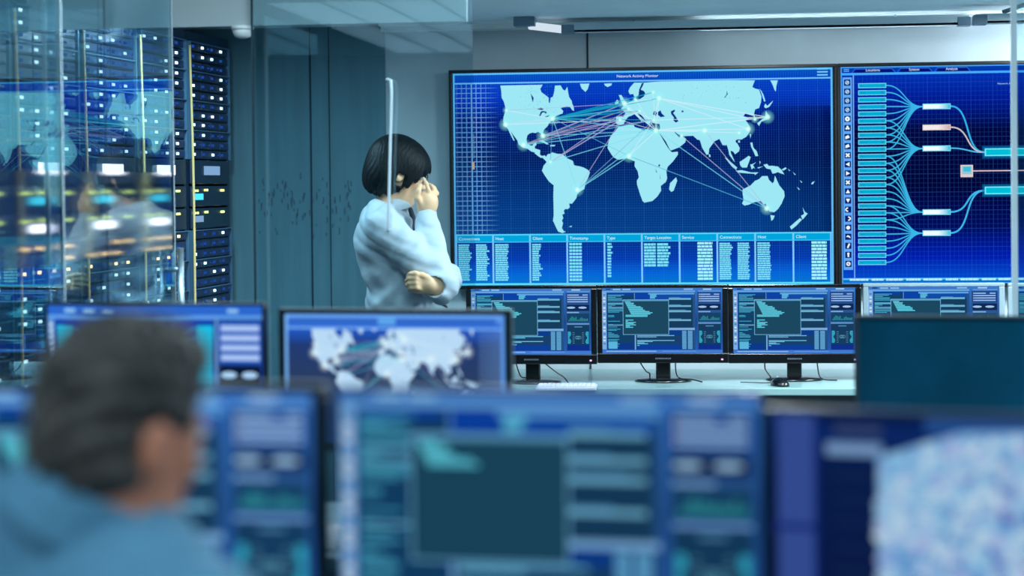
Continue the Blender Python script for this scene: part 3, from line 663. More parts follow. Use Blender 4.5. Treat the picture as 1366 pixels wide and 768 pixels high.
monitor('desk_monitor', 'black monitor on the rear desk, partly hidden by the world map monitor in front', GB, 621, 795, 380.5, Zb, 7, DZ, bz_, ui_console, m_gloss, .545,
        cable=[[(-.07, .03, None), (-.05, .03, .03), (-.03, .05, .02)], [(.04, .03, None), (.10, .02, .045), (.13, .02, .025), (.15, .0, .004)]])
monitor('desk_monitor', 'black monitor on the rear desk between the two other fully lit black ones', GB, 796.5, 970, 379.5, Zb, 6, DZ, bz_, ui_console, m_gloss, .545,
        cable=[[(-.10, .03, None), (-.07, .02, .045), (-.055, .02, .035), (-.055, .03, .008)], [(.05, .03, None), (.06, .03, .02), (.12, .0, .012), (.16, -.02, .004)]])
monitor('desk_monitor', 'black monitor on the rear desk with a black mouse in front of its stand', GB, 972, 1147, 379, Zb, 6, DZ, bz_, ui_console, m_gloss, .545,
        cable=[[(-.12, .03, None), (-.12, .0, .05), (-.10, -.02, .02), (-.10, -.04, .004)], [(.09, .03, None), (.10, .02, .02), (.12, .0, .006), (.17, .0, .004)]])
monitor('desk_monitor', 'silver-edged monitor on the rear desk, showing above the dark blank monitor', GB, 1153, 1338, 377.5, Zb-.05, 6, DZ, bz_, lambda c, a, d: ui_console(c, a, d, .335), m_silver, .545)
monitor('desk_monitor', 'silver-edged monitor at the right end of the rear desk, behind the bright glass edge', GB, 1347, 1533, 377, Zb-.1, 6, DZ, bz_, ui_console, m_silver, .545)
ZM = .73
RZM = YAW-math.radians(14)
monitor('desk_monitor', 'monitor showing cyan columns and curves, behind the head of the grey-haired person', 'monitors on the middle desk', 50, 357, 403.5, 4.45, 13, ZM, (.007, .007, .007, .02), ui_flow, m_black, led=False, gain=1.0)
monitor('desk_monitor', 'grey-framed monitor showing a small white world map in the middle row', 'monitors on the middle desk', 366, 682, 412, 4.43, 14, ZM, (.015, .017, .013, .022), ui_map, m_charc, led=False, gain=1.0)
monitor('desk_monitor', 'dark blank monitor switched off below the flow chart display', 'monitors on the middle desk', 1145, 1462, 421, 4.42, 12, ZM, (.011, .012, .009, .022), None, m_charc, led=False)
ZN = .73
RZN = YAW-math.radians(14)
monitor('desk_monitor', 'nearest monitor with rows of data, right beside the grey-haired person', 'monitors on the near desk', -132, 439, 511, 2.44, 11, ZN, (.017, .018, .011, .024), ui_console, m_black, led=False, gain=.8)
monitor('desk_monitor', 'nearest monitor with a large blank grey pop-up window, at the centre', 'monitors on the near desk', 443, 1008, 520, 2.47, 12, ZN, (.004, .004, .005, .024), lambda c, a, d: ui_console(c, a, d, .30), mat('slim_bezel', (40, 84, 130), .3), led=False, gain=.68)
monitor('desk_monitor', 'nearest monitor showing a bright speckled point cloud at the right', 'monitors on the near desk', 1027, 1600, 552, 2.42, 20, ZN, (.014, .010, .008, .024), ui_cloud, mat('navy_bezel', (24, 48, 84), .35), led=False, gain=.8)
# ================================================================== DESKS
def desk(label, cx, cy, rz, L, D, zt, m_top, panel=True):
    t = thing('desk', label, 'desk', (cx, cy, 0), rz)
    obj('desktop', BX((-L/2, -D/2, zt-.03), (L/2, D/2, zt), .004), m_top, t)
    for x in (-L/2+.06, L/2-.06):
        for y in (-D/2+.06, D/2-.06): obj('leg', BX((x-.025, y-.025, 0), (x+.025, y+.025, zt-.03), .004), m_leg, t)
    if panel: obj('modesty_panel', BX((-L/2+.09, D/2-.075, .30), (L/2-.09, D/2-.055, zt-.03)), m_leg, t)
    return t
x0 = on_y(628, 500, YB-.4).x-.15; x1 = 2.4
desk('long rear desk with a pale glossy top under the wall displays', (x0+x1)/2, YB-.405, 0, x1-x0, .78, DZ, m_desk)
pm = W(725, 700, 4.45)
desk('middle desk carrying the world map monitor and the blank monitor', pm.x, pm.y+.02, RZM, 2.5, .7, ZM, mat('desk_top_grey', (92, 116, 128), .35))
pn = W(600, 700, 2.42)
desk('near desk carrying the three out of focus monitors', pn.x+.05, pn.y, RZN, 2.3, .7, ZN, mat('desk_top_dark', (46, 62, 76), .35))
# small things
def mouse(label, P, rz):
    t = thing('computer_mouse', label, 'mouse', P, rz)
    b = bmesh.new(); bmesh.ops.create_uvsphere(b, u_segments=24, v_segments=16, radius=1)
    for v in b.verts:
        x, y, z = v.co; v.co = (x*.031*(1-.12*y), y*.055, max(0, (z*.034 if z > 0 else z*.0)))
    obj('shell', b, m_gloss, t, True)
    b = bmesh.new(); tube(b, [(-.004, .022, .0305), (.004, .022, .0305)], .006, 12); obj('scroll_wheel', b, m_silver, t)
    b = bmesh.new(); tube(b, spline([(0, .054, .008), (-.01, .09, .004), (-.05, .13, .004), (-.09, .16, .004)], 6), .002, 6); obj('cable', b, m_black, t)
p = W(1040, 516, 7.78); mouse('black mouse on the rear desk in front of a monitor stand', (p.x, p.y, DZ), .5)
p = W(756, 518, 7.74)
t = thing('keyboard', 'white keyboard on the rear desk near its left end', 'keyboard', (p.x, p.y, DZ), 0.03)
b = bmesh.new(); box(b, (-.12, -.07, 0), (.12, .07, .014), 0, .004); obj('body', b, mat('white_plastic', (196, 206, 226), .4), t)
b = bmesh.new()
for r in range(5):
    for k in range(13): box(b, (-.113+.0174*k, -.06+.023*r, .013), (-.098+.0174*k, -.041+.023*r, .019), 0, .0015, 1)
obj('keys', b, mat('white_keys', (206, 214, 230), .4), t)
def cup(label, P, r, h, m):
    t = thing('cup', label, 'cup', P)
    b = bmesh.new(); lathe(b, [(0, 0), (r*.82, 0), (r*.84, .003), (r, h), (r*.94, h), (r*.8, .006), (0, .006)], 32); obj('body', b, m, t, True)
    b = bmesh.new(); tube(b, spline([(r*.93, 0, h*.82), (r*1.5, 0, h*.78), (r*1.55, 0, h*.4), (r*.88, 0, h*.25)], 6), .005, 8); obj('handle', b, m, t)
m_cup = mat('white_ceramic', (226, 230, 240), .25, var=.02)
p = W(1017, 739, 4.24); cup('tall white mug on the middle desk, seen between two near monitors', (p.x, p.y, ZM), .036, .122, m_cup)
p = W(432, 724, 4.32); cup('small white mug on the middle desk beside the map monitor stand', (p.x, p.y, ZM), .032, .055, m_cup)
p = W(1000, 700, 8.0)
t = thing('computer_tower', 'white computer tower on the floor under the rear desk', 'computer', (p.x+.05, YB-.5, 0))
obj('case', BX((-.09, -.2, .012), (.09, .2, .40), .008), mat('tower_white', (190, 198, 206), .4), t)
b = bmesh.new(); box(b, (-.075, -.206, .26), (.075, -.198, .38), 0, .003); obj('drive_bay', b, m_black, t)
for x in (-.07, .07): obj('foot', BX((x-.015, -.15, 0), (x+.015, .15, .013)), m_black, t)
# ================================================================== SERVER RACKS
m_rack = mat('rack_navy_metal', (12, 44, 72), .4, .3, var=.12)
m_unit = mat('server_front', (14, 40, 64), .35, .2, var=.2, scale=30)
m_bay = mat('drive_bay_navy', (13, 42, 82), .4, .1, var=.25, scale=40)
m_rail = mat('rack_rail', (96, 140, 176), .35, .5)
L_ON = emat('led_white_cyan', (205, 248, 255), 2.4); L_DIM = emat('led_dim_blue', (40, 100, 215), .5); L_GRN = emat('led_yellow_green', (214, 245, 130), 2.6); L_WARM = emat('led_warm_white', (255, 214, 140), 4.5)
S_WHITE = emat('lcd_white', (240, 245, 255), 3.2); S_BLUE = emat('lcd_soft_blue', (134, 176, 220), .9); S_CYAN = emat('lcd_cyan', (70, 205, 232), 1.5)
DANG = math.radians(90-2.7)
Dv = Vector((math.cos(DANG), math.sin(DANG), 0)); PF = W(306, 245, 8.62); PF.z = 0
PITCHR = .582
def rack(k, label):
    P = PF - Dv*PITCHR*(k+1)
    rs = random.Random(40+k)
    t = thing('server_rack', label, 'server rack', P, DANG, 'server racks in a row behind the glass')
    w, d, hh = PITCHR-.004, .95, 2.18
    b = bmesh.new()
    box(b, (0, .06, 0), (.03, d, hh)); box(b, (w-.03, .06, 0), (w, d, hh)); box(b, (0, .06, hh-.03), (w, d, hh)); box(b, (0, d-.02, 0), (w, d, hh)); box(b, (0, .06, 0), (w, d, .06))
    box(b, (0, 0, 0), (.028, .06, hh)); box(b, (w-.028, 0, 0), (w, .06, hh)); box(b, (0, -.004, hh-.035), (w, .06, hh)); box(b, (0, 0, 0), (w, .06, .06))
    obj('cabinet', b, m_rack, t)
    far = (k == 0)
    def unit(z, h, n, kind='server'):
        b = bmesh.new(); X0, X1_ = .03, w-.03
        box(b, (X0, -.006, z+.002), (X1_, .5, z+h-.002), 0)
        if kind == 'server':
            bw = (X1_-X0-.02)/4
            for q in range(4):
                xa = X0+.01+bw*q
                box(b, (xa+.004, -.012, z+.006), (xa+bw-.004, -.005, z+h-.006), 1, .0015, 1)
                on = rs.random()
                on_t = .3 if far else .42
                mi = 2 if on < on_t else 3
                if z > 1.22 and z < 1.37 and not far and on < .7: mi = 4
                box(b, (xa+.012, -.0165, z+h/2-.0052), (xa+.034, -.011, z+h/2+.0052), mi)
                if rs.random() < .3: box(b, (xa+bw-.03, -.0165, z+h/2-.003), (xa+bw-.022, -.011, z+h/2+.003), 3)
        obj('server_unit', b, [m_unit, m_bay, L_ON, L_DIM, L_WARM], t)
    def device(z, h, kind):
        b = bmesh.new(); box(b, (.03, -.010, z+.002), (w-.03, .5, z+h-.002), 0, .003, 1)
        if kind:
            for xa in (.05, .066, .1, .42, .435, .45): box(b, (xa, -.014, z+h-.026), (xa+.013, -.009, z+h-.017), 1)
            for xa in (.2, .215, .23): box(b, (xa, -.014, z+h-.024), (xa+.01, -.009, z+h-.015), 1)
        o = obj('network_device', b, [m_unit, L_GRN], t)
        b = bmesh.new()
        if not kind: box(b, (.20, -.016, z+.04), (.40, -.009, z+.078))
        else: box(b, (.08 if far else .12, -.016, z+.03), (.17 if far else .30, -.009, z+.056))
        if not kind: m = S_BLUE if far else S_WHITE
        else: m = S_CYAN if kind == 1 else (S_BLUE if far else S_WHITE)
        obj('display', b, m, o)
    def pack(z):
        for q in range(3): unit(z-.0405*(q+1), .0405, q)
        rail = bmesh.new(); box(rail, (.028, -.02, z-.004), (w-.028, 0, z-.0005)); box(rail, (w-.032, -.018, z-.122), (w-.026, 0, z)); box(rail, (.026, -.018, z-.122), (.031, 0, z))
        obj('rail', rail, m_rail, t)
    z = 2.14
    for q in range(4): pack(z); z -= .1225
    device(z-.105, .105, 0); z -= .107; device(z-.092, .09, 1); z -= .093; device(z-.092, .09, 2); z -= .094
    while z-.1225 > .07: pack(z); z -= .1225
    b = bmesh.new(); tube(b, spline([(.004, -.02, 2.12), (.006, -.028, 1.6), (.0, -.03, 1.0), (.004, -.022, .12)], 10), .0055, 8)
    obj('cable', b, mat('yellow_cable', (232, 204, 136), .45), t)['label'] = 'thin yellow cable running down the rack edge'
rack(0, 'server rack nearest the far wall, clear of the glass')
rack(1, 'second server rack from the far wall, at the free end of the glass')
rack(2, 'third server rack from the far wall, behind the reflected ocean of the map')
rack(3, 'fourth server rack from the far wall, behind the glass')
rack(4, 'server rack at the left edge of the picture, behind the glass')
rack(5, 'server rack mostly beyond the left edge of the picture')
# ================================================================== GLASS
G_SIDE = glassmat('tinted_reflective_glass', 3.8, (240, 248, 252), (204, 244, 255)); G_FRONT = glassmat('clear_glass', 1.75, (238, 248, 250))
FROST = frostmat('frosted_film', 2.0)
m_bar = mat('pale_satin_metal', (188, 206, 216), .35, .0, var=.03)
m_edge = mat('glass_edge', (222, 240, 246), .2, var=.05, emit=None)
m_dash = mat('dark_film_mark', (20, 44, 60), .5)
ZT = 2.19
def pane(name, label, A, B, m, group, frost=None, edgeA=0, edgeB=0, dashes=0, seed=1, dark=False):
    A = Vector((A.x, A.y, 0)); B = Vector((B.x, B.y, 0)); d = B-A; L = d.length
    t = thing(name, label, 'glass panel', A, math.atan2(d.y, d.x), group)
    T_ = .010; rs = random.Random(seed)
    if frost:
        z0, z1 = frost
        b = bmesh.new(); box(b, (0, -T_/2, .01), (L, T_/2, z0)); box(b, (0, -T_/2, z1), (L, T_/2, ZT)); obj('glass', b, m, t)
        obj('frosted_band', BX((0, -T_/2, z0), (L, T_/2, z1)), FROST, t)['label'] = 'frosted band across the glass'
    else: obj('glass', BX((0, -T_/2, .01), (L, T_/2, ZT)), m, t)
    b = bmesh.new(); n = 0
    if edgeA: box(b, (-edgeA, -T_/2-.001, .01), (0, T_/2+.001, ZT)); n += 1
    if edgeB: box(b, (L, -T_/2-.001, .01), (L+edgeB, T_/2+.001, ZT)); n += 1
    if n: obj('edge', b, m_gap if dark else m_edge, t)
    else: b.free()
    if dashes:
        b = bmesh.new()
        for q in range(dashes):
            x = rs.uniform(.01, min(L, .32)); z = rs.triangular(1.345, 1.56, 1.47); k = rs.uniform(.006, .024)
            box(b, (x, T_/2, z), (x+.003, T_/2+.0006, z+k)); 
        obj('film_mark', b, m_dash, t)['kind'] = 'stuff'
    b = bmesh.new(); box(b, (0, -.012, 0), (L, .012, .03)); obj('floor_channel', b, m_steel, t)
    return t, L
def GL(px): return W(px, 245, 5146/(1045-px))
ga, gb, gc = GL(230), GL(62), GL(-180)
t, L = pane('glass_panel', 'reflective glass panel with a steel handle in front of the server racks', gb, ga, G_SIDE, None, (1.335, 1.582), .003, .004, 40, 3)
b = bmesh.new(); tube(b, [(L-.035, -.035, .85), (L-.035, -.035, 1.34)], .011, 14)
for z in (.92, 1.27): tube(b, [(L-.035, -.035, z), (L-.035, 0, z)], .008, 10)
obj('handle', b, m_steel, t)['label'] = 'vertical steel handle bar'
off = (ga-gb).normalized().cross(Vector((0, 0, 1)))*.045
gd = GL(60)
pane('glass_panel', 'reflective glass panel at the left edge of the picture, overlapping the handled one', gc+off, gd+off, G_SIDE, None, (1.335, 1.582), .0, .004, 40, 4)
ya = YP
pa, pb = on_y(339, 200, ya), on_y(631, 90, ya)
t, L = pane('glass_panel', 'clear glass panel in front of the standing person', pa, pb, G_FRONT, None, None, .0045, .0, 90, 5, True)
t.children[0]  # glass
b = bmesh.new()
u = on_y(525.5, 118, ya).x-pa.x; u2 = on_y(521.5, 306, ya).x-pa.x; za = on_y(525, 112, ya).z; zb_ = on_y(521, 306, ya).z
tube(b, spline([(u-.022, -.006, za+.012), (u-.012, -.03, za+.012), (u, -.045, za-.02), ((u+u2)/2, -.045, (za+zb_)/2), (u2, -.045, zb_+.02), (u2-.004, -.03, zb_), (u2-.004, -.006, zb_)], 8), .005, 12)
obj('handle', b, m_bar, t)['label'] = 'long slim steel pull handle'
pc, pd = on_y(1349, 200, ya), Vector((XR-.02, ya, 0))
pane('glass_panel', 'clear glass panel at the right edge of the picture with a bright edge', pc, pd, G_FRONT, None, None, -.018, .0)
# ================================================================== CEILING FITTINGS
p = W(336, 38, 6.5)
t = thing('smoke_detector', 'white smoke detector under the header beam beside the server racks', 'smoke detector', (p.x, YP+.0425, (hb0.z+hb1.z)/2))
m_wp = mat('white_abs', (214, 224, 226), .45, var=.02)
b = bmesh.new(); lathe(b, [(0, 0), (.036, 0), (.036, -.012), (0, -.012)], 32); obj('base', b, m_wp, t, True)
b = bmesh.new(); lathe(b, [(0, -.010), (.031, -.010), (.033, -.018), (.026, -.034), (.012, -.04), (0, -.04)], 32); obj('cap', b, m_wp, t, True)
TUBE = emat('fluorescent_tube', (225, 242, 255), .85, 'AUTO')
m_tr = mat('trough_white', (196, 212, 220), .5, var=.02)
m_brk = mat('bracket_grey', (112, 134, 152), .5)
def washer(label, xa, xb, za, y, tubed):
    t = thing('light_trough', label, 'light', ((xa+xb)/2, y, za), 0, 'light troughs along the rear wall')
    L = xb-xa
    b = bmesh.new(); box(b, (-L/2, -.03, 0), (L/2, .03, .012), 0, .002); box(b, (-L/2, -.03, 0), (L/2, -.024, .04), 0, .002); box(b, (-L/2, .024, 0), (L/2, .03, .04))
    obj('trough', b, m_tr, t)
    for x in ((-L/2+.02, -1), (L/2-.02, 1)):
        o = obj('bracket', BX((x[0]-.028, -.032, -.004), (x[0]+.028, .032, .034), .003), m_brk, t)
        if tubed and x[1] < 0:
            b = bmesh.new(); tube(b, [(x[0]-.02, 0, .015), (x[0]-.155, -.10, ZR-za-.035)], .017, 14); obj('lamp_tube', b, TUBE, t)['label'] = 'short glowing lamp tube'
            obj('ceiling_mount', BX((x[0]-.22, -.15, ZR-za-.04), (x[0]-.13, -.06, ZR-za), .003), m_brk, t)
    for x in (-L/2+.3, L/2-.3):
        b = bmesh.new(); tube(b, [(x, 0, .035), (x, .02, ZR-za-.012)], .005, 8); obj('hanger', b, m_tr, t)
    return t
yy = YB-.2
a = on_y(752, 43, yy); e = on_y(1292, 31, yy)
washer('long pale light trough along the top of the wall above the displays', a.x, e.x, (a.z+e.z)/2-.006, yy, True)
a2 = on_y(1300, 31, yy-.25); 
t = washer('grey light trough at the top right corner, overlapping the long pale one', a2.x, a2.x+1.5, a2.z-.004, yy-.25, False)
b = bmesh.new(); tube(b, [(-.7, 0, .03), (.7, 0, .03)], .012, 12); obj('lamp_tube', b, TUBE, t)
b = bmesh.new(); tube(b, [(-.64, -.02, .045), (-.55, -.06, ZR-a2.z)], .009, 10); obj('arm', b, m_brk, t)
# ================================================================== PEOPLE : smooth distance fields turned into one continuous skin
class Field:
    def __init__(s, lo, hi, h):
        s.lo = np.array(lo, float); s.h = h
        n = np.ceil((np.array(hi)-s.lo)/h).astype(int)+1
        s.n = n; s.d = np.full(n, 0.25, dtype=np.float32)
    def _sub(s, a, b):
        i0 = np.clip(np.floor((np.array(a)-s.lo)/s.h).astype(int), 0, s.n-1); i1 = np.clip(np.ceil((np.array(b)-s.lo)/s.h).astype(int)+1, 1, s.n)
        if np.any(i1 <= i0): return None, None
        ax = [s.lo[k]+s.h*np.arange(i0[k], i1[k]) for k in range(3)]
        P = np.stack(np.meshgrid(*ax, indexing='ij'), -1)
        return tuple(slice(i0[k], i1[k]) for k in range(3)), P
    def comb(s, fn, lo, hi, k, op):
        m = max(3*s.h, k*1.3)+.03
        sl, P = s._sub(np.array(lo)-m, np.array(hi)+m)
        if sl is None: return
        b = fn(P).astype(np.float32); a = s.d[sl]
        if op == 'add':
            if k > 0:
                hh = np.clip(.5+.5*(a-b)/k, 0, 1); s.d[sl] = a*(1-hh)+b*hh-k*hh*(1-hh)
            else: s.d[sl] = np.minimum(a, b)
        elif op == 'sub':
            b = -b
            if k > 0:
                hh = np.clip(.5-.5*(a-b)/k, 0, 1); s.d[sl] = a*(1-hh)+b*hh+k*hh*(1-hh)
            else: s.d[sl] = np.maximum(a, b)
    def cone(s, a, b, ra, rb, k=.02, op='add'):
        a = np.array(a, float); b = np.array(b, float); r = max(ra, rb)
        def fn(P):
            ba = b-a; pa = P-a; t = np.clip((pa@ba)/max(ba@ba, 1e-9), 0, 1)
            return np.linalg.norm(pa-t[..., None]*ba, axis=-1)-(ra+(rb-ra)*t)
        s.comb(fn, np.minimum(a, b)-r, np.maximum(a, b)+r, k, op)
    def chain(s, pts, rs, k=.02, op='add'):
        for i in range(len(pts)-1): s.cone(pts[i], pts[i+1], rs[i], rs[i+1], k, op)
    def ell(s, c, r, axes=None, k=.02, op='add'):
        c = np.array(c, float); r = np.array(r, float); A = np.eye(3) if axes is None else np.array([list(v) for v in axes], float)
        def fn(P):
            q = (P-c)@A.T; k0 = np.linalg.norm(q/r, axis=-1); k1 = np.linalg.norm(q/(r*r), axis=-1)+1e-9
            return k0*(k0-1)/k1
        R = r.max(); s.comb(fn, c-R, c+R, k, op)
    def cut(s, fn): # intersect with fn(P) <= 0 everywhere
        sl, P = s._sub(s.lo, s.lo+s.h*s.n); s.d = np.maximum(s.d, fn(P).astype(np.float32))
    def warp(s, fn):
        sl, P = s._sub(s.lo, s.lo+s.h*s.n); s.d = s.d+fn(P).astype(np.float32)
    def mesh(s, name, m, parent, smooth=2):
        d = s.d.copy(); d[0] = d[-1] = 1; d[:, 0] = d[:, -1] = 1; d[:, :, 0] = d[:, :, -1] = 1
        I = d < 0; n = np.array(d.shape)-1
        cnt = np.zeros(n, np.int8); off = [(i, j, k) for i in (0, 1) for j in (0, 1) for k in (0, 1)]
        def cs(A, o): return A[o[0]:o[0]+n[0], o[1]:o[1]+n[1], o[2]:o[2]+n[2]]
        for o in off: cnt += cs(I, o)
        act = (cnt > 0) & (cnt < 8); idx = np.full(n, -1, np.int64); C = np.argwhere(act); idx[act] = np.arange(len(C))
        acc = np.zeros((len(C), 3)); w = np.zeros(len(C))
        for p in range(8):
            for ax in range(3):
                if off[p][ax]: continue
                q = list(off[p]); q[ax] = 1
                a = d[tuple((C+off[p]).T)]; b = d[tuple((C+q).T)]
                x = (a < 0) != (b < 0); t = np.where(x, a/np.where(x, a-b, 1), 0)
                pt = np.array(off[p], float)[None].repeat(len(C), 0); pt[:, ax] += t
                acc[x] += pt[x]; w[x] += 1
        V = s.lo+s.h*(C+acc/w[:, None])
        F = []
        for ax in range(3):
            b, c = (ax+1) % 3, (ax+2) % 3
            sl0 = [slice(None)]*3; sl1 = [slice(None)]*3; sl0[ax] = slice(0, -1); sl1[ax] = slice(1, None)
            A, B = I[tuple(sl0)], I[tuple(sl1)]
            E = np.argwhere(A != B); E = E[(E[:, b] > 0) & (E[:, c] > 0)]
            ib = np.zeros(3, int); ib[b] = 1; ic = np.zeros(3, int); ic[c] = 1
            q = np.stack([idx[tuple((E-ib-ic).T)], idx[tuple((E-ic).T)], idx[tuple(E.T)], idx[tuple((E-ib).T)]], 1)
            fl = A[tuple(E.T)]; q[~fl] = q[~fl][:, ::-1]; F.append(q)
        F = np.concatenate(F)
        for _ in range(smooth):
            S = np.zeros_like(V); N_ = np.zeros(len(V))
            for i in range(4):
                np.add.at(S, F[:, i], V[F[:, (i+1) % 4]]+V[F[:, i-1]]); np.add.at(N_, F[:, i], 2)
            V = .5*V+.5*S/N_[:, None]
        me = bpy.data.meshes.new(name); me.from_pydata(V.tolist(), [], F.tolist()); me.materials.append(m)
        me.polygons.foreach_set('use_smooth', [True]*len(me.polygons)); me.update()
        o = link(name, me)
        if parent is not None: o.parent = parent; o.matrix_parent_inverse = parent.matrix_world.inverted()
        return o
def V3(*a): return np.array(a, float)
def unit3(v): v = np.array(v, float); return v/np.linalg.norm(v)
class HeadFrame:
    def __init__(s, c, f, tilt=0):
        s.c = np.array(c, float); s.f = unit3(f); up = V3(0, 0, 1); s.l = unit3(np.cross(up, s.f)); s.u = np.cross(s.f, s.l)
        if tilt:
            l, u = s.l, s.u; s.l = l*math.cos(tilt)+u*math.sin(tilt); s.u = u*math.cos(tilt)-l*math.sin(tilt)
    def __call__(s, f, l, u): return s.c+s.f*f+s.l*l+s.u*u
    def ax(s): return (s.f, s.l, s.u)
def head(F, Hd, sc=1.0):
    def E(c, r, k=.02, op='add'): F.ell(Hd(*[x*sc for x in c]), [x*sc for x in r], Hd.ax(), k, op)
    def K(a, b, ra, rb, k=.015): F.cone(Hd(*[x*sc for x in a]), Hd(*[x*sc for x in b]), ra*sc, rb*sc, k)
    E((-.012, 0, .03), (.096, .076, .086)); E((.028, 0, -.03), (.062, .060, .082), .03)
    for s_ in (1, -1):
        K((-.01, .052*s_, -.045), (.062, .016*s_, -.104), .02, .016, .03); E((.06, .036*s_, -.03), (.022, .022, .02), .02)
        E((.084, .031*s_, -.002), (.012, .017, .011), .01, 'sub'); E((.074, .031*s_, -.002), (.0125, .0125, .0115), .003)
        E((-.012, .081*s_, -.018), (.022, .011, .033), .006); E((-.006, .089*s_, -.016), (.011, .005, .018), .005, 'sub')
        E((.086, .028*s_, .016), (.009, .022, .005), .008); E((.093, .012*s_, -.04), (.009, .008, .007), .006)
    E((.076, 0, -.103), (.017, .02, .016), .02); K((.088, 0, .0), (.110, 0, -.033), .008, .0115, .012)
    E((.086, 0, -.064), (.012, .022, .006), .006); E((.085, 0, -.074), (.011, .018, .006), .005); E((.102, 0, -.069), (.008, .018, .0015), .002, 'sub')
def finger(F, pts, r): F.chain(pts, [r, r*.96, r*.9, r*.8][:len(pts)], .004)
def relaxed_hand(F, w, d, n, side, curl=.5, sc=1.0):
    """w wrist point, d direction to the fingers, n palm normal (palm faces n), side +1/-1 puts the thumb on the +/- lateral side"""
    d = unit3(d); n = unit3(n - d*np.dot(n, d)); l = np.cross(n, d)*side
    w = np.array(w, float)
    F.cone(w, w+d*.03*sc, .026*sc, .027*sc, .012)
    F.ell(w+d*.055*sc, (.045*sc, .040*sc, .016*sc), (d, l, n), .012)
    L = (.075, .082, .076, .06)
    for i in range(4):
        b = w+d*(.088-.004*abs(i-1))*sc+l*(.029-.0195*i)*sc
        p = [b-d*.02*sc, b]; a = 0
        for j, fr in enumerate((.45, .32, .23)):
            a += curl*(.5+.35*j); p.append(p[-1]+(d*math.cos(a)+n*math.sin(a))*L[i]*fr*sc)
        F.chain(p, [r*sc for r in (.0095, .0095, .0088, .0080, .0068)], .004)
    b = w+d*.03*sc+l*.026*sc
    p = [b, b+(d*.55+l*.75+n*.2)*.034*sc]; p.append(p[-1]+(d*.85+l*.4+n*.3)*.03*sc); p.append(p[-1]+(d*.95+l*.1+n*.35)*.024*sc)
    F.chain(p, [r*sc for r in (.014, .0115, .010, .008)], .006)
def skinmat(name, rgb):
    m = mat(name, rgb, .5, var=.06, scale=25, bump=.03); b = m.node_tree.nodes['Principled BSDF']
    b.inputs['Subsurface Weight'].default_value = .15; b.inputs['Subsurface Radius'].default_value = (.012, .005, .003); b.inputs['Subsurface Scale'].default_value = 1.0
    return m
def hairmat(name, rgb, var, rough, stretch=(60, 60, 4), spec=.5):
    return mat(name, rgb, rough, var=var, scale=3, bump=.3, stretch=stretch, spec=spec)
# ------------------------------------------------------------------ standing person
def J(px, py, Z): return np.array(W(px, py, Z))
ZP = 7.3
m_skin = skinmat('skin_light', (236, 186, 146)); m_hairB = hairmat('black_hair', (4, 5, 7), .5, .5, spec=.18)
m_shirt = mat('white_shirt_cotton', (184, 193, 203), .7, var=.03, scale=60, bump=.05)
m_tie = mat('navy_tie_silk', (14, 22, 40), .5); m_trs = mat('dark_trousers', (30, 36, 48), .7); m_shoe = mat('black_leather', (14, 14, 16), .35)
fa = math.radians(-6); fb = unit3(V3(math.cos(fa+YAW), math.sin(fa+YAW), 0)); rb = V3(fb[1], -fb[0], 0); up = V3(0, 0, 1); BA = (fb, rb, up)
hd = HeadFrame(J(532, 227, ZP), unit3(fb*math.cos(.3)+rb*(-.42)+up*(-.36)))
neck0 = J(523, 283, ZP); 
shR = J(511, 303, ZP-.165); shL = J(513, 303, ZP+.165)
elR = J(588, 380, ZP-.20); wrR = J(569, 291, ZP-.10)
elL = J(593, 372, ZP+.08); wrL = J(581, 381, ZP-.215)
chest = J(514, 326, ZP); belly = J(532, 378, ZP); pelv = J(536, 440, ZP); 
base = V3(pelv[0], pelv[1], 0)
def torso(F, g, arms=True, legs=False):
    F.ell(chest, (.085+g, .165+g, .15+g), BA, .04); F.ell(belly, (.098+g, .145+g, .17+g), BA, .06); F.ell(pelv, (.11+g, .16+g, .14+g), BA, .06)
    F.cone(shR*.82+shL*.18, shL*.82+shR*.18, .062+g, .062+g, .05)
    F.cone(neck0+up*.0, chest, .055+g*.5, .09+g, .05)
    F.ell(J(509, 318, ZP), (.058+g, .13+g, .11+g), BA, .05)
def arm(F, s, e, w, g, k=.03, r=(.058, .044, .030)):
    F.cone(s, e, r[0]+g, r[1]+g, k); F.cone(e, w, r[1]+g, r[2]+g, k)
lo = np.minimum(base-V3(.42, .42, .02), 0*base+base-V3(.42, .42, .02)); hi = base+V3(.42, .42, 1.76)
FB = Field(lo, hi, .0045)
torso(FB, 0); arm(FB, shR, elR, wrR, 0); arm(FB, shL, elL, wrL, 0)
hipR = pelv+rb*.085-up*.05; hipL = pelv-rb*.085-up*.05
knR = base+rb*.09+fb*.02+up*.50; knL = base-rb*.09+fb*.02+up*.50; anR = base+rb*.10-fb*.03+up*.09; anL = base-rb*.10-fb*.03+up*.09
for hp, kn, an in ((hipR, knR, anR), (hipL, knL, anL)):
    FB.cone(hp, kn, .085, .055, .05); FB.cone(kn, an, .055, .04, .03); FB.ell(an+fb*.05-up*.055, (.11, .04, .035), BA, .03)
FB.cone(hd(-.02, 0, -.05), neck0-up*.02, .048, .054, .03)
head(FB, hd)
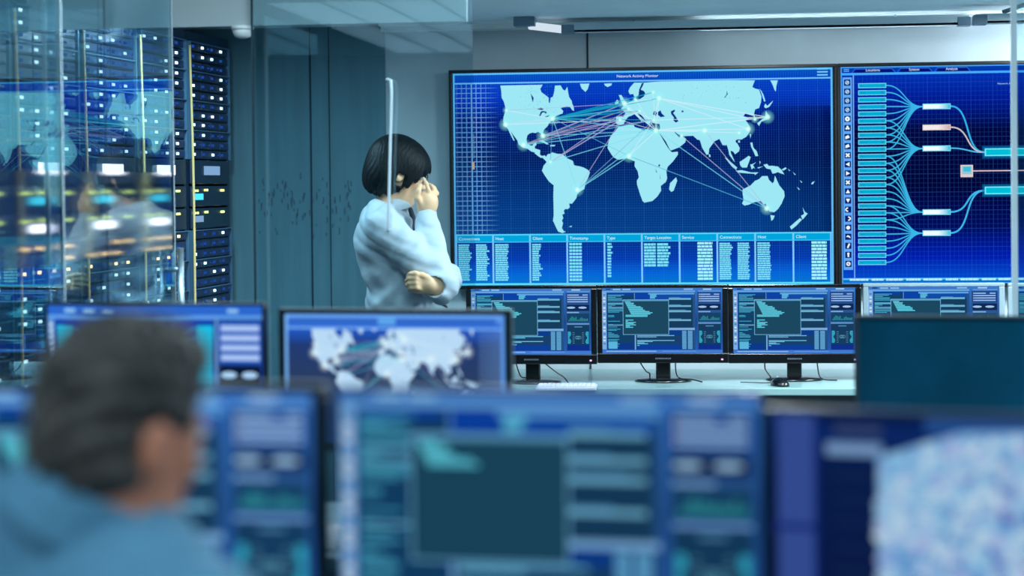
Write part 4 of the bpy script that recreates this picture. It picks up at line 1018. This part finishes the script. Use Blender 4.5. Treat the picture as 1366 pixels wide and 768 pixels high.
# right hand held to the chin
kn_ = [J(577, 260, ZP-.12), J(572, 257, ZP-.10), J(567, 258, ZP-.075), J(563, 261, ZP-.055)]
FB.cone(wrR, J(569, 281, ZP-.10), .026, .03, .012); FB.chain([J(569, 282, ZP-.10), J(570, 268, ZP-.10)], [.03, .033], .012)
FB.ell(J(570, 270, ZP-.095), (.041, .040, .046), BA, .012)
finger(FB, [J(571, 264, ZP-.11), J(572, 254, ZP-.118), J(569, 245, ZP-.108), J(565, 238, ZP-.09)], .0086)
finger(FB, [J(576, 265, ZP-.10), J(580, 256, ZP-.09), J(576, 248, ZP-.075), J(570, 245, ZP-.06)], .0086)
finger(FB, [J(577, 265, ZP-.08), J(583, 258, ZP-.06), J(579, 250, ZP-.045), J(572, 248, ZP-.035)], .0086)
finger(FB, [J(576, 270, ZP-.06), J(581, 264, ZP-.04), J(577, 258, ZP-.03), J(570, 256, ZP-.025)], .0085)
FB.chain([J(563, 275, ZP-.12), J(557, 264, ZP-.135), J(558, 255, ZP-.135), J(561, 247, ZP-.125)], [.014, .011, .0105, .0085], .005)
# left hand tucked under the right elbow
FB.cone(wrL, J(573, 380, ZP-.245), .026, .03, .012)
FB.ell(J(565, 379, ZP-.25), (.045, .018, .036), (unit3(J(545, 372, ZP-.2)-J(580, 383, ZP-.25)), unit3(fb*.2+rb), unit3(V3(0, 0, 1))), .012)
for q, (dy, ln) in enumerate(((-10, 0), (-3.7, -2.5), (2.8, -1.5), (9, 2.5))):
    finger(FB, [J(564, 379+dy*.8, ZP-.255), J(555+ln*.3, 375+dy, ZP-.275), J(547+ln*.7, 375+dy, ZP-.265), J(543.5+ln, 378+dy*.95, ZP-.235)], .0086)
FB.chain([J(572, 372, ZP-.255), J(563, 367, ZP-.262), J(553, 364.5, ZP-.255), J(547, 365, ZP-.24)], [.014, .0115, .010, .0085], .006)
person = thing('person', 'standing person in a white shirt and dark tie, one hand at the chin', 'person', tuple(base))
bpy.context.view_layer.update()
FB.mesh('body', m_skin, person)
# clothes
def folds(P, a=.0035):
    x, y, z = P[..., 0], P[..., 1], P[..., 2]
    t = x*1.0-z*.9
    w1 = np.sin(t*62+3*np.sin(y*17+z*9)+1.5*np.sin(x*21)); w2 = np.sin((x*.6+z*1.1)*85+2.5*np.sin(y*23-z*15)); w3 = np.sin(z*44+3*np.sin(x*24)+2*np.sin(y*19))
    return a*(w1*.6+np.clip(w2, -.2, 1)*.5+w3*.35)
FS = Field(base+V3(-.42, -.42, .86), base+V3(.42, .42, 1.62), .0055)
torso(FS, .014); arm(FS, shR, elR, wrR+ (wrR-elR)*.03, .013, .025, (.060, .050, .030)); arm(FS, shL, elL, wrL+(wrL-elL)*.03, .013, .025, (.060, .048, .029))
FS.ell(J(597, 381, ZP-.05), (.035, .05, .04), BA, .03); FS.ell(J(533, 398, ZP), (.116, .155, .05), BA, .04)
FS.warp(lambda P: folds(P, .0055))
nd = unit3(hd(-.02, 0, -.05)-neck0)
FS.cone(neck0-nd*.02+fb*.004, neck0+nd*.22, .062, .066, .004, 'sub')
FS.cone(wrR+unit3(wrR-elR)*.012, wrR+unit3(wrR-elR)*.14, .034, .05, .003, 'sub'); FS.cone(wrL+unit3(wrL-elL)*.014, wrL+unit3(wrL-elL)*.09, .034, .04, .003, 'sub')
FS.cut(lambda P: (pelv[2]-.03)-P[..., 2])
FS.mesh('shirt', m_shirt, person)
FC = Field(neck0-V3(.14, .14, .1), neck0+V3(.14, .14, .14), .004)
fw_up = unit3(nd+fb*-.25)
def collar(FC, c, n, r0, hgt, th):
    def fn(P):
        q = P-c; hz = q@n; rad = np.linalg.norm(q-hz[..., None]*n, axis=-1); rr = r0+.010*np.clip(-hz/hgt, -1, 1)
        return np.maximum(np.abs(rad-rr)-th, np.abs(hz)-hgt)
    FC.comb(fn, c-.12, c+.12, 0, 'add')
collar(FC, neck0+nd*.022, fw_up, .064, .024, .006)
# collar opening at the throat
FC.cone(neck0+fb*.05+nd*.05, neck0+fb*.10-up*.01, .016, .008, .003, 'sub')
for s_ in (1, -1):
    p0 = neck0+fb*.052+rb*.022*s_+nd*.012; FC.cone(p0, p0+fb*.022-up*.045+rb*.014*s_, .012, .005, .006)
FC.mesh('collar', m_shirt, person)
FT = Field(J(560, 330, ZP)-V3(.18, .2, .3), J(560, 330, ZP)+V3(.15, .2, .2), .004)
def on_chest(t):   # a line down the shirt front
    return [J(543, 284, ZP-.03), J(549, 300, ZP-.035), J(556, 322, ZP-.035), J(561, 345, ZP-.04), J(571, 380, ZP-.08)][t]
tp = [neck0+fb*.064+up*.005, neck0+fb*.082-up*.035]
FT.cone(tp[0], tp[1], .016, .011, .004)
tl = [tp[1]]+[np.array(q, float) for q in (chest+fb*.104+up*.05, chest+fb*.108-up*.03, belly+fb*.118+up*.02)]
for i in range(3):
    a_, b_ = tl[i], tl[i+1]
    for t in np.linspace(0, 1, 7): FT.ell(a_*(1-t)+b_*t, (.008, .020+.008*(i+t)/3, .022), BA, .004)
FT.mesh('tie', m_tie, person)
b = bmesh.new(); q0 = belly+fb*.128+up*.005-rb*.0
tube(b, [tuple(q0+up*.0), tuple(J(578, 398, ZP-.1)), tuple(J(597, 410, ZP-.1))], [.012, .010, .004], 8)
o = obj('tie_end', b, m_tie); o.parent = person; o.matrix_parent_inverse = person.matrix_world.inverted()
FP = Field(base+V3(-.3, -.3, .02), base+V3(.3, .3, 1.06), .008)
FP.ell(pelv, (.122, .172, .15), BA, .05)
for hp, kn, an in ((hipR, knR, anR), (hipL, knL, anL)): FP.cone(hp, kn, .098, .072, .05); FP.cone(kn, an-up*.02, .072, .06, .03)
FP.cut(lambda P: P[..., 2]-(pelv[2]+.02))
FP.mesh('trousers', m_trs, person)
for an in (anR, anL):
    Fs = Field(an-V3(.2, .2, .1), an+V3(.2, .2, .06), .006); Fs.ell(an+fb*.055-up*.045, (.135, .048, .043), BA, .01); Fs.cone(an-up*.02, an+up*.01, .05, .05, .02)
    Fs.cut(lambda P: .002-P[..., 2]); Fs.mesh('shoe', m_shoe, person)
# bob hair
FH = Field(hd.c-V3(.17, .17, .19), hd.c+V3(.17, .17, .17), .004)
FH.ell(hd(-.018, 0, .03), (.112, .095, .102), hd.ax(), .02); FH.ell(hd(-.048, 0, -.042), (.080, .092, .085), hd.ax(), .04); FH.ell(hd(.03, 0, .02), (.088, .093, .085), hd.ax(), .03)
for s_ in (1, -1): FH.ell(hd(.02, .074*s_, -.025), (.06, .02, .062), hd.ax(), .02)
hf, hl, hu, hc = hd.f, hd.l, hd.u, hd.c
def strands(P):
    q = P-hc; f, l, u = q@hf, q@hl, q@hu; an = np.arctan2(l, f)
    return .0008*np.sin(an*46+5*np.sin(u*30+an*3))+.0006*np.sin(an*83+4*np.sin(u*45))
FH.warp(strands)
def facecut(P):
    q = P-hc; f, l, u = q@hf, q@hl, q@hu
    w = .008*np.sin(l*180)+.006*np.sin(l*420)+.010*np.sin(f*230)
    front = np.minimum(f-.006-w*.6, -(u+.074-(f-.01)*1.1+w))      # below a fringe line, in front of the ear
    neckc = -(u+.108+w*.6)                                        # underside of the bob
    return np.maximum(front, neckc)
FH.cut(lambda P: facecut(P))
def earcut(P):
    q = P-hc; f, l, u = q@hf, q@hl, q@hu
    return -np.maximum(np.maximum(np.abs(f+.004)-.016, np.abs(u+.040)-.022), .066-np.abs(l))
FH.cut(earcut)
FH.mesh('hair', m_hairB, person, 1)
def eye(Hd, s_, par, sc=1.0, iris=(50, 36, 28)):
    b = bmesh.new(); bmesh.ops.create_uvsphere(b, u_segments=20, v_segments=12, radius=.0118*sc)
    for v in b.verts: v.co = Vector(tuple(Hd(.0775*sc, .031*sc*s_, -.002*sc)))+v.co
    e = obj('eye', b, mat('eye_white', (214, 216, 216), .2), par, True); e.matrix_parent_inverse = par.matrix_world.inverted()
    b = bmesh.new(); bmesh.ops.create_uvsphere(b, u_segments=16, v_segments=10, radius=.0058*sc)
    for v in b.verts: v.co = Vector(tuple(Hd(.0848*sc, .031*sc*s_, -.003*sc)))+v.co
    i_ = obj('iris', b, mat('iris_dark', iris, .15), e, True); i_.matrix_parent_inverse = par.matrix_world.inverted()
for s_ in (1, -1): eye(hd, s_, person)
b = bmesh.new()
for s_ in (1, -1):
    pts = [tuple(hd(.101, .032*s_+.024*math.cos(a_), -.004+.019*math.sin(a_))) for a_ in [2*math.pi*k/20 for k in range(21)]]
    tube(b, pts, .0018, 6); tube(b, [tuple(hd(.1, .055*s_, .002)), tuple(hd(.06, .079*s_, .0)), tuple(hd(-.01, .083*s_, -.002))], .0018, 6)
tube(b, [tuple(hd(.102, .009, .0)), tuple(hd(.103, -.009, .0))], .0018, 6)
o = obj('eyeglasses', b, m_gloss); o.parent = person; o.matrix_parent_inverse = person.matrix_world.inverted()
# ------------------------------------------------------------------ seated grey haired person
ZM_ = 1.98
ga_ = math.radians(90-42); gf = unit3(V3(math.cos(ga_+YAW), math.sin(ga_+YAW), 0)); gr = V3(gf[1], -gf[0], 0)
ba_ = math.radians(90-30); bf = unit3(V3(math.cos(ba_+YAW), math.sin(ba_+YAW), 0)); br = V3(bf[1], -bf[0], 0); BB = (bf, br, up)
hg = HeadFrame(J(164, 570, ZM_), unit3(gf*.96-up*.22))
nk = J(112, 690, ZM_-.0)
tc_ = J(120, 860, ZM_-.02); 
gs = base*0
shr = nk+br*.165-up*.125-bf*.01; shl = nk-br*.19-up*.05-bf*.01
hipc = V3(nk[0], nk[1], .60)-bf*.08
chs = nk-up*.20-bf*.0; bel = nk-up*.40-bf*.03
er = shr+bf*.16-up*.25+br*.05; el = shl+bf*.16-up*.25-br*.05
wr = V3(*(er+bf*.23-br*.06)[:2], ZN+.075); wl = V3(*(el+bf*.23+br*.06)[:2], ZN+.075)
knr = hipc+bf*.42+br*.12-up*.06; knl = hipc+bf*.42-br*.12-up*.06; ar = V3(*(knr+bf*.02)[:2], .09); al = V3(*(knl+bf*.02)[:2], .09)
m_skin2 = skinmat('skin_tan', (224, 140, 108)); m_hairG = hairmat('grey_brown_hair', (60, 53, 48), .95, .6, (8, 8, 6)); q_ = m_hairG.node_tree.nodes['Principled BSDF']; q_.inputs['Sheen Weight'].default_value = .8; q_.inputs['Sheen Roughness'].default_value = .35; q_.inputs['Sheen Tint'].default_value = (.8, .76, .72, 1)
m_denim = mat('blue_chambray', (86, 138, 166), .8, var=.07, scale=50, bump=.05); m_jean = mat('dark_jeans', (28, 40, 62), .8)
man = thing('person', 'seated person with short grey hair and a blue shirt, seen from behind', 'person', (hipc[0], hipc[1], 0))
bpy.context.view_layer.update()
def mtorso(F, g):
    F.ell(chs, (.115+g, .175+g, .17+g), BB, .05); F.ell(bel, (.12+g, .16+g, .19+g), BB, .06); F.ell(hipc+up*.02, (.13+g, .175+g, .12+g), BB, .06)
    F.cone(shr*.85+shl*.15, shl*.85+shr*.15, .066+g, .066+g, .06); F.cone(nk, chs, .058+g*.7, .10+g, .06)
    for s_, sh in ((1, shr), (-1, shl)): F.cone(nk-up*.03+br*s_*.04, sh, .05+g, .06+g, .05)
cx_ = (hipc+bf*.2); FM = Field(V3(cx_[0]-.62, cx_[1]-.62, -.01), V3(cx_[0]+.62, cx_[1]+.62, 1.46), .0075)
mtorso(FM, 0); arm(FM, shr, er, wr, 0, .04); arm(FM, shl, el, wl, 0, .04)
for hs, kn, an in ((1, knr, ar), (-1, knl, al)):
    FM.cone(hipc+br*.09*hs, kn, .09, .06, .05); FM.cone(kn, an, .058, .042, .03); FM.ell(an+bf*.055-up*.052, (.12, .042, .036), BB, .03)
FM.cone(hg(-.03, 0, -.055), nk-up*.03, .056, .062, .03)
head(FM, hg, .89)
relaxed_hand(FM, wr, unit3(bf-br*.15-up*.2), V3(0, 0, -1), 1, .45); relaxed_hand(FM, wl, unit3(bf+br*.15-up*.2), V3(0, 0, -1), -1, .45)
FM.mesh('body', m_skin2, man)
FQ = Field(V3(cx_[0]-.62, cx_[1]-.62, .55), V3(cx_[0]+.62, cx_[1]+.62, 1.36), .0075)
mtorso(FQ, .012); arm(FQ, shr, er, wr, .012, .04, (.064, .05, .03)); arm(FQ, shl, el, wl, .012, .04, (.064, .05, .03))
FQ.warp(lambda P: folds(P, .003))
nd2 = unit3(hg(-.03, 0, -.055)-nk)
FQ.cone(nk-nd2*.01, nk+nd2*.25, .066, .075, .005, 'sub')
for e_, w_ in ((er, wr), (el, wl)): FQ.cone(w_, w_+unit3(w_-e_)*.2, .05, .08, .003, 'sub')
FQ.mesh('shirt', m_denim, man)
Fk = Field(nk-V3(.16, .16, .12), nk+V3(.16, .16, .14), .005); collar(Fk, nk+nd2*.028, unit3(nd2+bf*.45), .073, .03, .007)
Fk.cone(nk+bf*.06+nd2*.06, nk+bf*.12, .02, .012, .003, 'sub'); Fk.mesh('collar', m_denim, man)
Fj = Field(V3(cx_[0]-.62, cx_[1]-.62, .03), V3(cx_[0]+.62, cx_[1]+.62, .8), .009); Fj.ell(hipc, (.142, .19, .12), BB, .05)
for hs, kn, an in ((1, knr, ar), (-1, knl, al)): Fj.cone(hipc+br*.09*hs, kn, .105, .076, .05); Fj.cone(kn, an-up*.01, .076, .06, .03)
Fj.mesh('trousers', m_jean, man)
for an in (ar, al):
    Fs = Field(an-V3(.22, .22, .1), an+V3(.22, .22, .06), .007); Fs.ell(an+bf*.06-up*.043, (.14, .05, .045), BB, .01); Fs.cone(an-up*.02, an+up*.01, .052, .052, .02)
    Fs.cut(lambda P: .002-P[..., 2]); Fs.mesh('shoe', m_shoe, man)
FG = Field(hg.c-V3(.16, .16, .17), hg.c+V3(.16, .16, .17), .004)
FG.ell(hg(-.014, 0, .032), (.088, .077, .083), hg.ax(), .02); FG.ell(hg(-.038, 0, -.028), (.058, .073, .070), hg.ax(), .03); FG.ell(hg(.038, 0, .073), (.045, .053, .036), hg.ax(), .03)
gf_, gl_, gu_, gc_ = hg.f, hg.l, hg.u, hg.c
def tufts(P):
    q = P-gc_; f, l, u = q@gf_, q@gl_, q@gu_; top = np.clip((u-.03)*9, 0, 1)
    return -(.003+.006*top)*np.sin(f*150+3*np.sin(l*90))*np.sin(l*140+2*np.sin(f*110+u*60))-.002*np.sin(u*190+l*120)
FG.warp(tufts)
def gcut(P):
    q = P-gc_; f, l, u = q@gf_, q@gl_, q@gu_
    w = .004*np.sin(l*230)+.003*np.sin(f*310)
    a_ = np.minimum(f-.052-w, .072-u)                     # forehead clear below the hairline
    b_ = -(u+.088+w)                                      # nape
    c_ = np.minimum(f+.030+w*.5-np.clip(-.02-u, 0, 1)*.5, -(u-.004))                  # round the ears
    return np.maximum(np.maximum(a_, b_), c_)
FG.cut(gcut); FG.mesh('hair', m_hairG, man, 1)
for s_ in (1, -1): eye(hg, s_, man, .89, (70, 90, 100))
# office chair under the seated person
t = thing('office_chair', 'black office chair under the seated person in the blue shirt', 'chair', (hipc[0], hipc[1], 0), math.atan2(-br[1], -br[0])+math.pi)
b = bmesh.new(); box(b, (-.25, -.22, .40), (.25, .27, .475), 0, .03, 4); obj('seat', b, mat('black_fabric', (24, 27, 32), .9), t)
b = bmesh.new(); box(b, (-.22, -.31, .56), (.22, -.255, .98), 0, .025, 4); obj('backrest', b, mat('black_fabric', (24, 27, 32), .9), t)
b = bmesh.new(); tube(b, spline([(0, -.12, .39), (0, -.30, .42), (0, -.325, .6), (0, -.315, .75)], 8), .018, 10); obj('back_support', b, m_black, t)
b = bmesh.new(); tube(b, [(0, 0, .08), (0, 0, .40)], .028, 16); obj('column', b, m_steel, t)
for k in range(5):
    a_ = 2*math.pi*k/5+.3; c_, s_ = math.cos(a_), math.sin(a_)
    b = bmesh.new(); tube(b, [(0, 0, .10), (.3*c_, .3*s_, .075)], [.028, .018], 10); l_ = obj('leg', b, m_black, t)
    b = bmesh.new(); tube(b, [(.3*c_-.02*s_, .3*s_+.02*c_, .03), (.3*c_+.02*s_, .3*s_-.02*c_, .03)], .03, 16); tube(b, [(.3*c_, .3*s_, .03), (.3*c_, .3*s_, .08)], .008, 8); obj('caster', b, m_black, l_)
# ================================================================== LIGHT
def lamp(name, loc, size, sizey, watts, col, rot=(0, 0, 0)):
    l = bpy.data.lights.new(name, 'AREA'); l.shape = 'RECTANGLE'; l.size = size; l.size_y = sizey; l.energy = watts; l.color = col
    o = bpy.data.objects.new(name, l); COL.objects.link(o); o.location = loc; o.rotation_euler = rot; return o
DIFF = emat('added_lamp_diffuser', (222, 240, 250), 3, 'NONE')
def added_ceiling_light(label, x, y, z, w, d, watts, col, group):  # panels added outside the view to brighten the rooms
    t = thing('added_ceiling_light', label, 'light', (x, y, z), 0, group)
    b = bmesh.new(); box(b, (-w/2, -d/2, -.04), (w/2, -d/2+.02, 0)); box(b, (-w/2, d/2-.02, -.04), (w/2, d/2, 0)); box(b, (-w/2, -d/2, -.04), (-w/2+.02, d/2, 0)); box(b, (w/2-.02, -d/2, -.04), (w/2, d/2, 0))
    obj('frame', b, m_tr, t); obj('diffuser', BX((-w/2+.02, -d/2+.02, -.025), (w/2-.02, d/2-.02, -.012)), DIFF, t)
    lamp('added_ceiling_lamp', (x, y, z-.045), w-.06, d-.06, watts, col); return t
CW_ = (.86, .96, 1.0)
added_ceiling_light('added unseen ceiling light panel over the right end of the rear desk', 1.75, YB-1.3, ZR, .6, 1.2, 140, CW_, 'added ceiling light panels of the rear room')  # added key light for the right of the rear room
added_ceiling_light('added unseen ceiling light panel above the standing person', -.75, YB-1.9, ZR, .3, .6, 9, (.7, .92, 1.0), 'added ceiling light panels of the rear room')  # added to light the person from above
added_ceiling_light('added unseen ceiling light panel above the middle of the rear desk', .1, YB-1.8, ZR, .3, .6, 46, CW_, 'added ceiling light panels of the rear room')  # added for more general light on the rear wall
added_ceiling_light('added unseen ceiling light panel over the aisle before the server racks', -2.0, YB-1.5, ZR, .2, .6, 22, (.5, .85, 1), 'added ceiling light panels of the rear room')  # added to lift the rack aisle and left wall
# louvred luminous ceiling of the front room (seen as a reflection in the glass)
def louvre(label, x0, x1, y0, y1, watts):
    t = thing('louvred_ceiling_light', label, 'light', ((x0+x1)/2, (y0+y1)/2, ZF), 0, 'louvred ceiling lights of the front room')
    w, d = (x1-x0)/2, (y1-y0)/2
    b = bmesh.new(); box(b, (-w, -d, -.06), (w, -d+.02, 0)); box(b, (-w, d-.02, -.06), (w, d, 0)); box(b, (-w, -d, -.06), (-w+.02, d, 0)); box(b, (w-.02, -d, -.06), (w, d, 0)); obj('frame', b, m_tr, t)
    obj('diffuser', BX((-w+.02, -d+.02, -.012), (w-.02, d-.02, -.004)), emat('louvre_diffuser', (205, 232, 245), 4.5, 'AUTO'), t)
    b = bmesh.new(); n = max(2, round((x1-x0)/.30))
    for k in range(1, n): box(b, (-w+2*w*k/n-.012, -d+.02, -.055), (-w+2*w*k/n+.012, d-.02, -.013))
    n = max(2, round((y1-y0)/.10))
    for k in range(1, n): box(b, (-w+.02, -d+2*d*k/n-.008, -.050), (w-.02, -d+2*d*k/n+.008, -.013))
    obj('louvre', b, mat('louvre_blade', (196, 214, 222), .5), t)
louvre('louvred ceiling light of the front room, left of the walkway', -2.63, -.1, -2.6, 1.7, 0)
louvre('louvred ceiling light of the front room, right of the walkway', .1, 2.2, -2.6, 1.7, 0)
added_ceiling_light('added unseen ceiling light panel of the front room above the middle desk', -.9, 4.9, ZF, 1.2, .6, 60, (.68, .9, 1), 'added ceiling light panels of the front room')  # added out of view to light the header beam
added_ceiling_light('added unseen ceiling light panel of the front room near the right wall', 1.6, 3.9, ZF, 1.2, .6, 35, (.68, .9, 1), 'added ceiling light panels of the front room')  # added out of view as front room fill
lamp('trough_lamp', (1.75, YB-.42, 2.12), 1.0, .04, 8, (.84, .93, 1), (math.radians(100), 0, 0))
lamp('trough_lamp', (.45, YB-.21, 2.185), 1.2, .03, 1.6, (.8, .94, 1), (math.radians(95), 0, 0))
wd = bpy.data.worlds.new('world'); SC.world = wd; wd.use_nodes = True
bgn = wd.node_tree.nodes['Background']; bgn.inputs[0].default_value = (.02, .05, .08, 1); bgn.inputs[1].default_value = 1
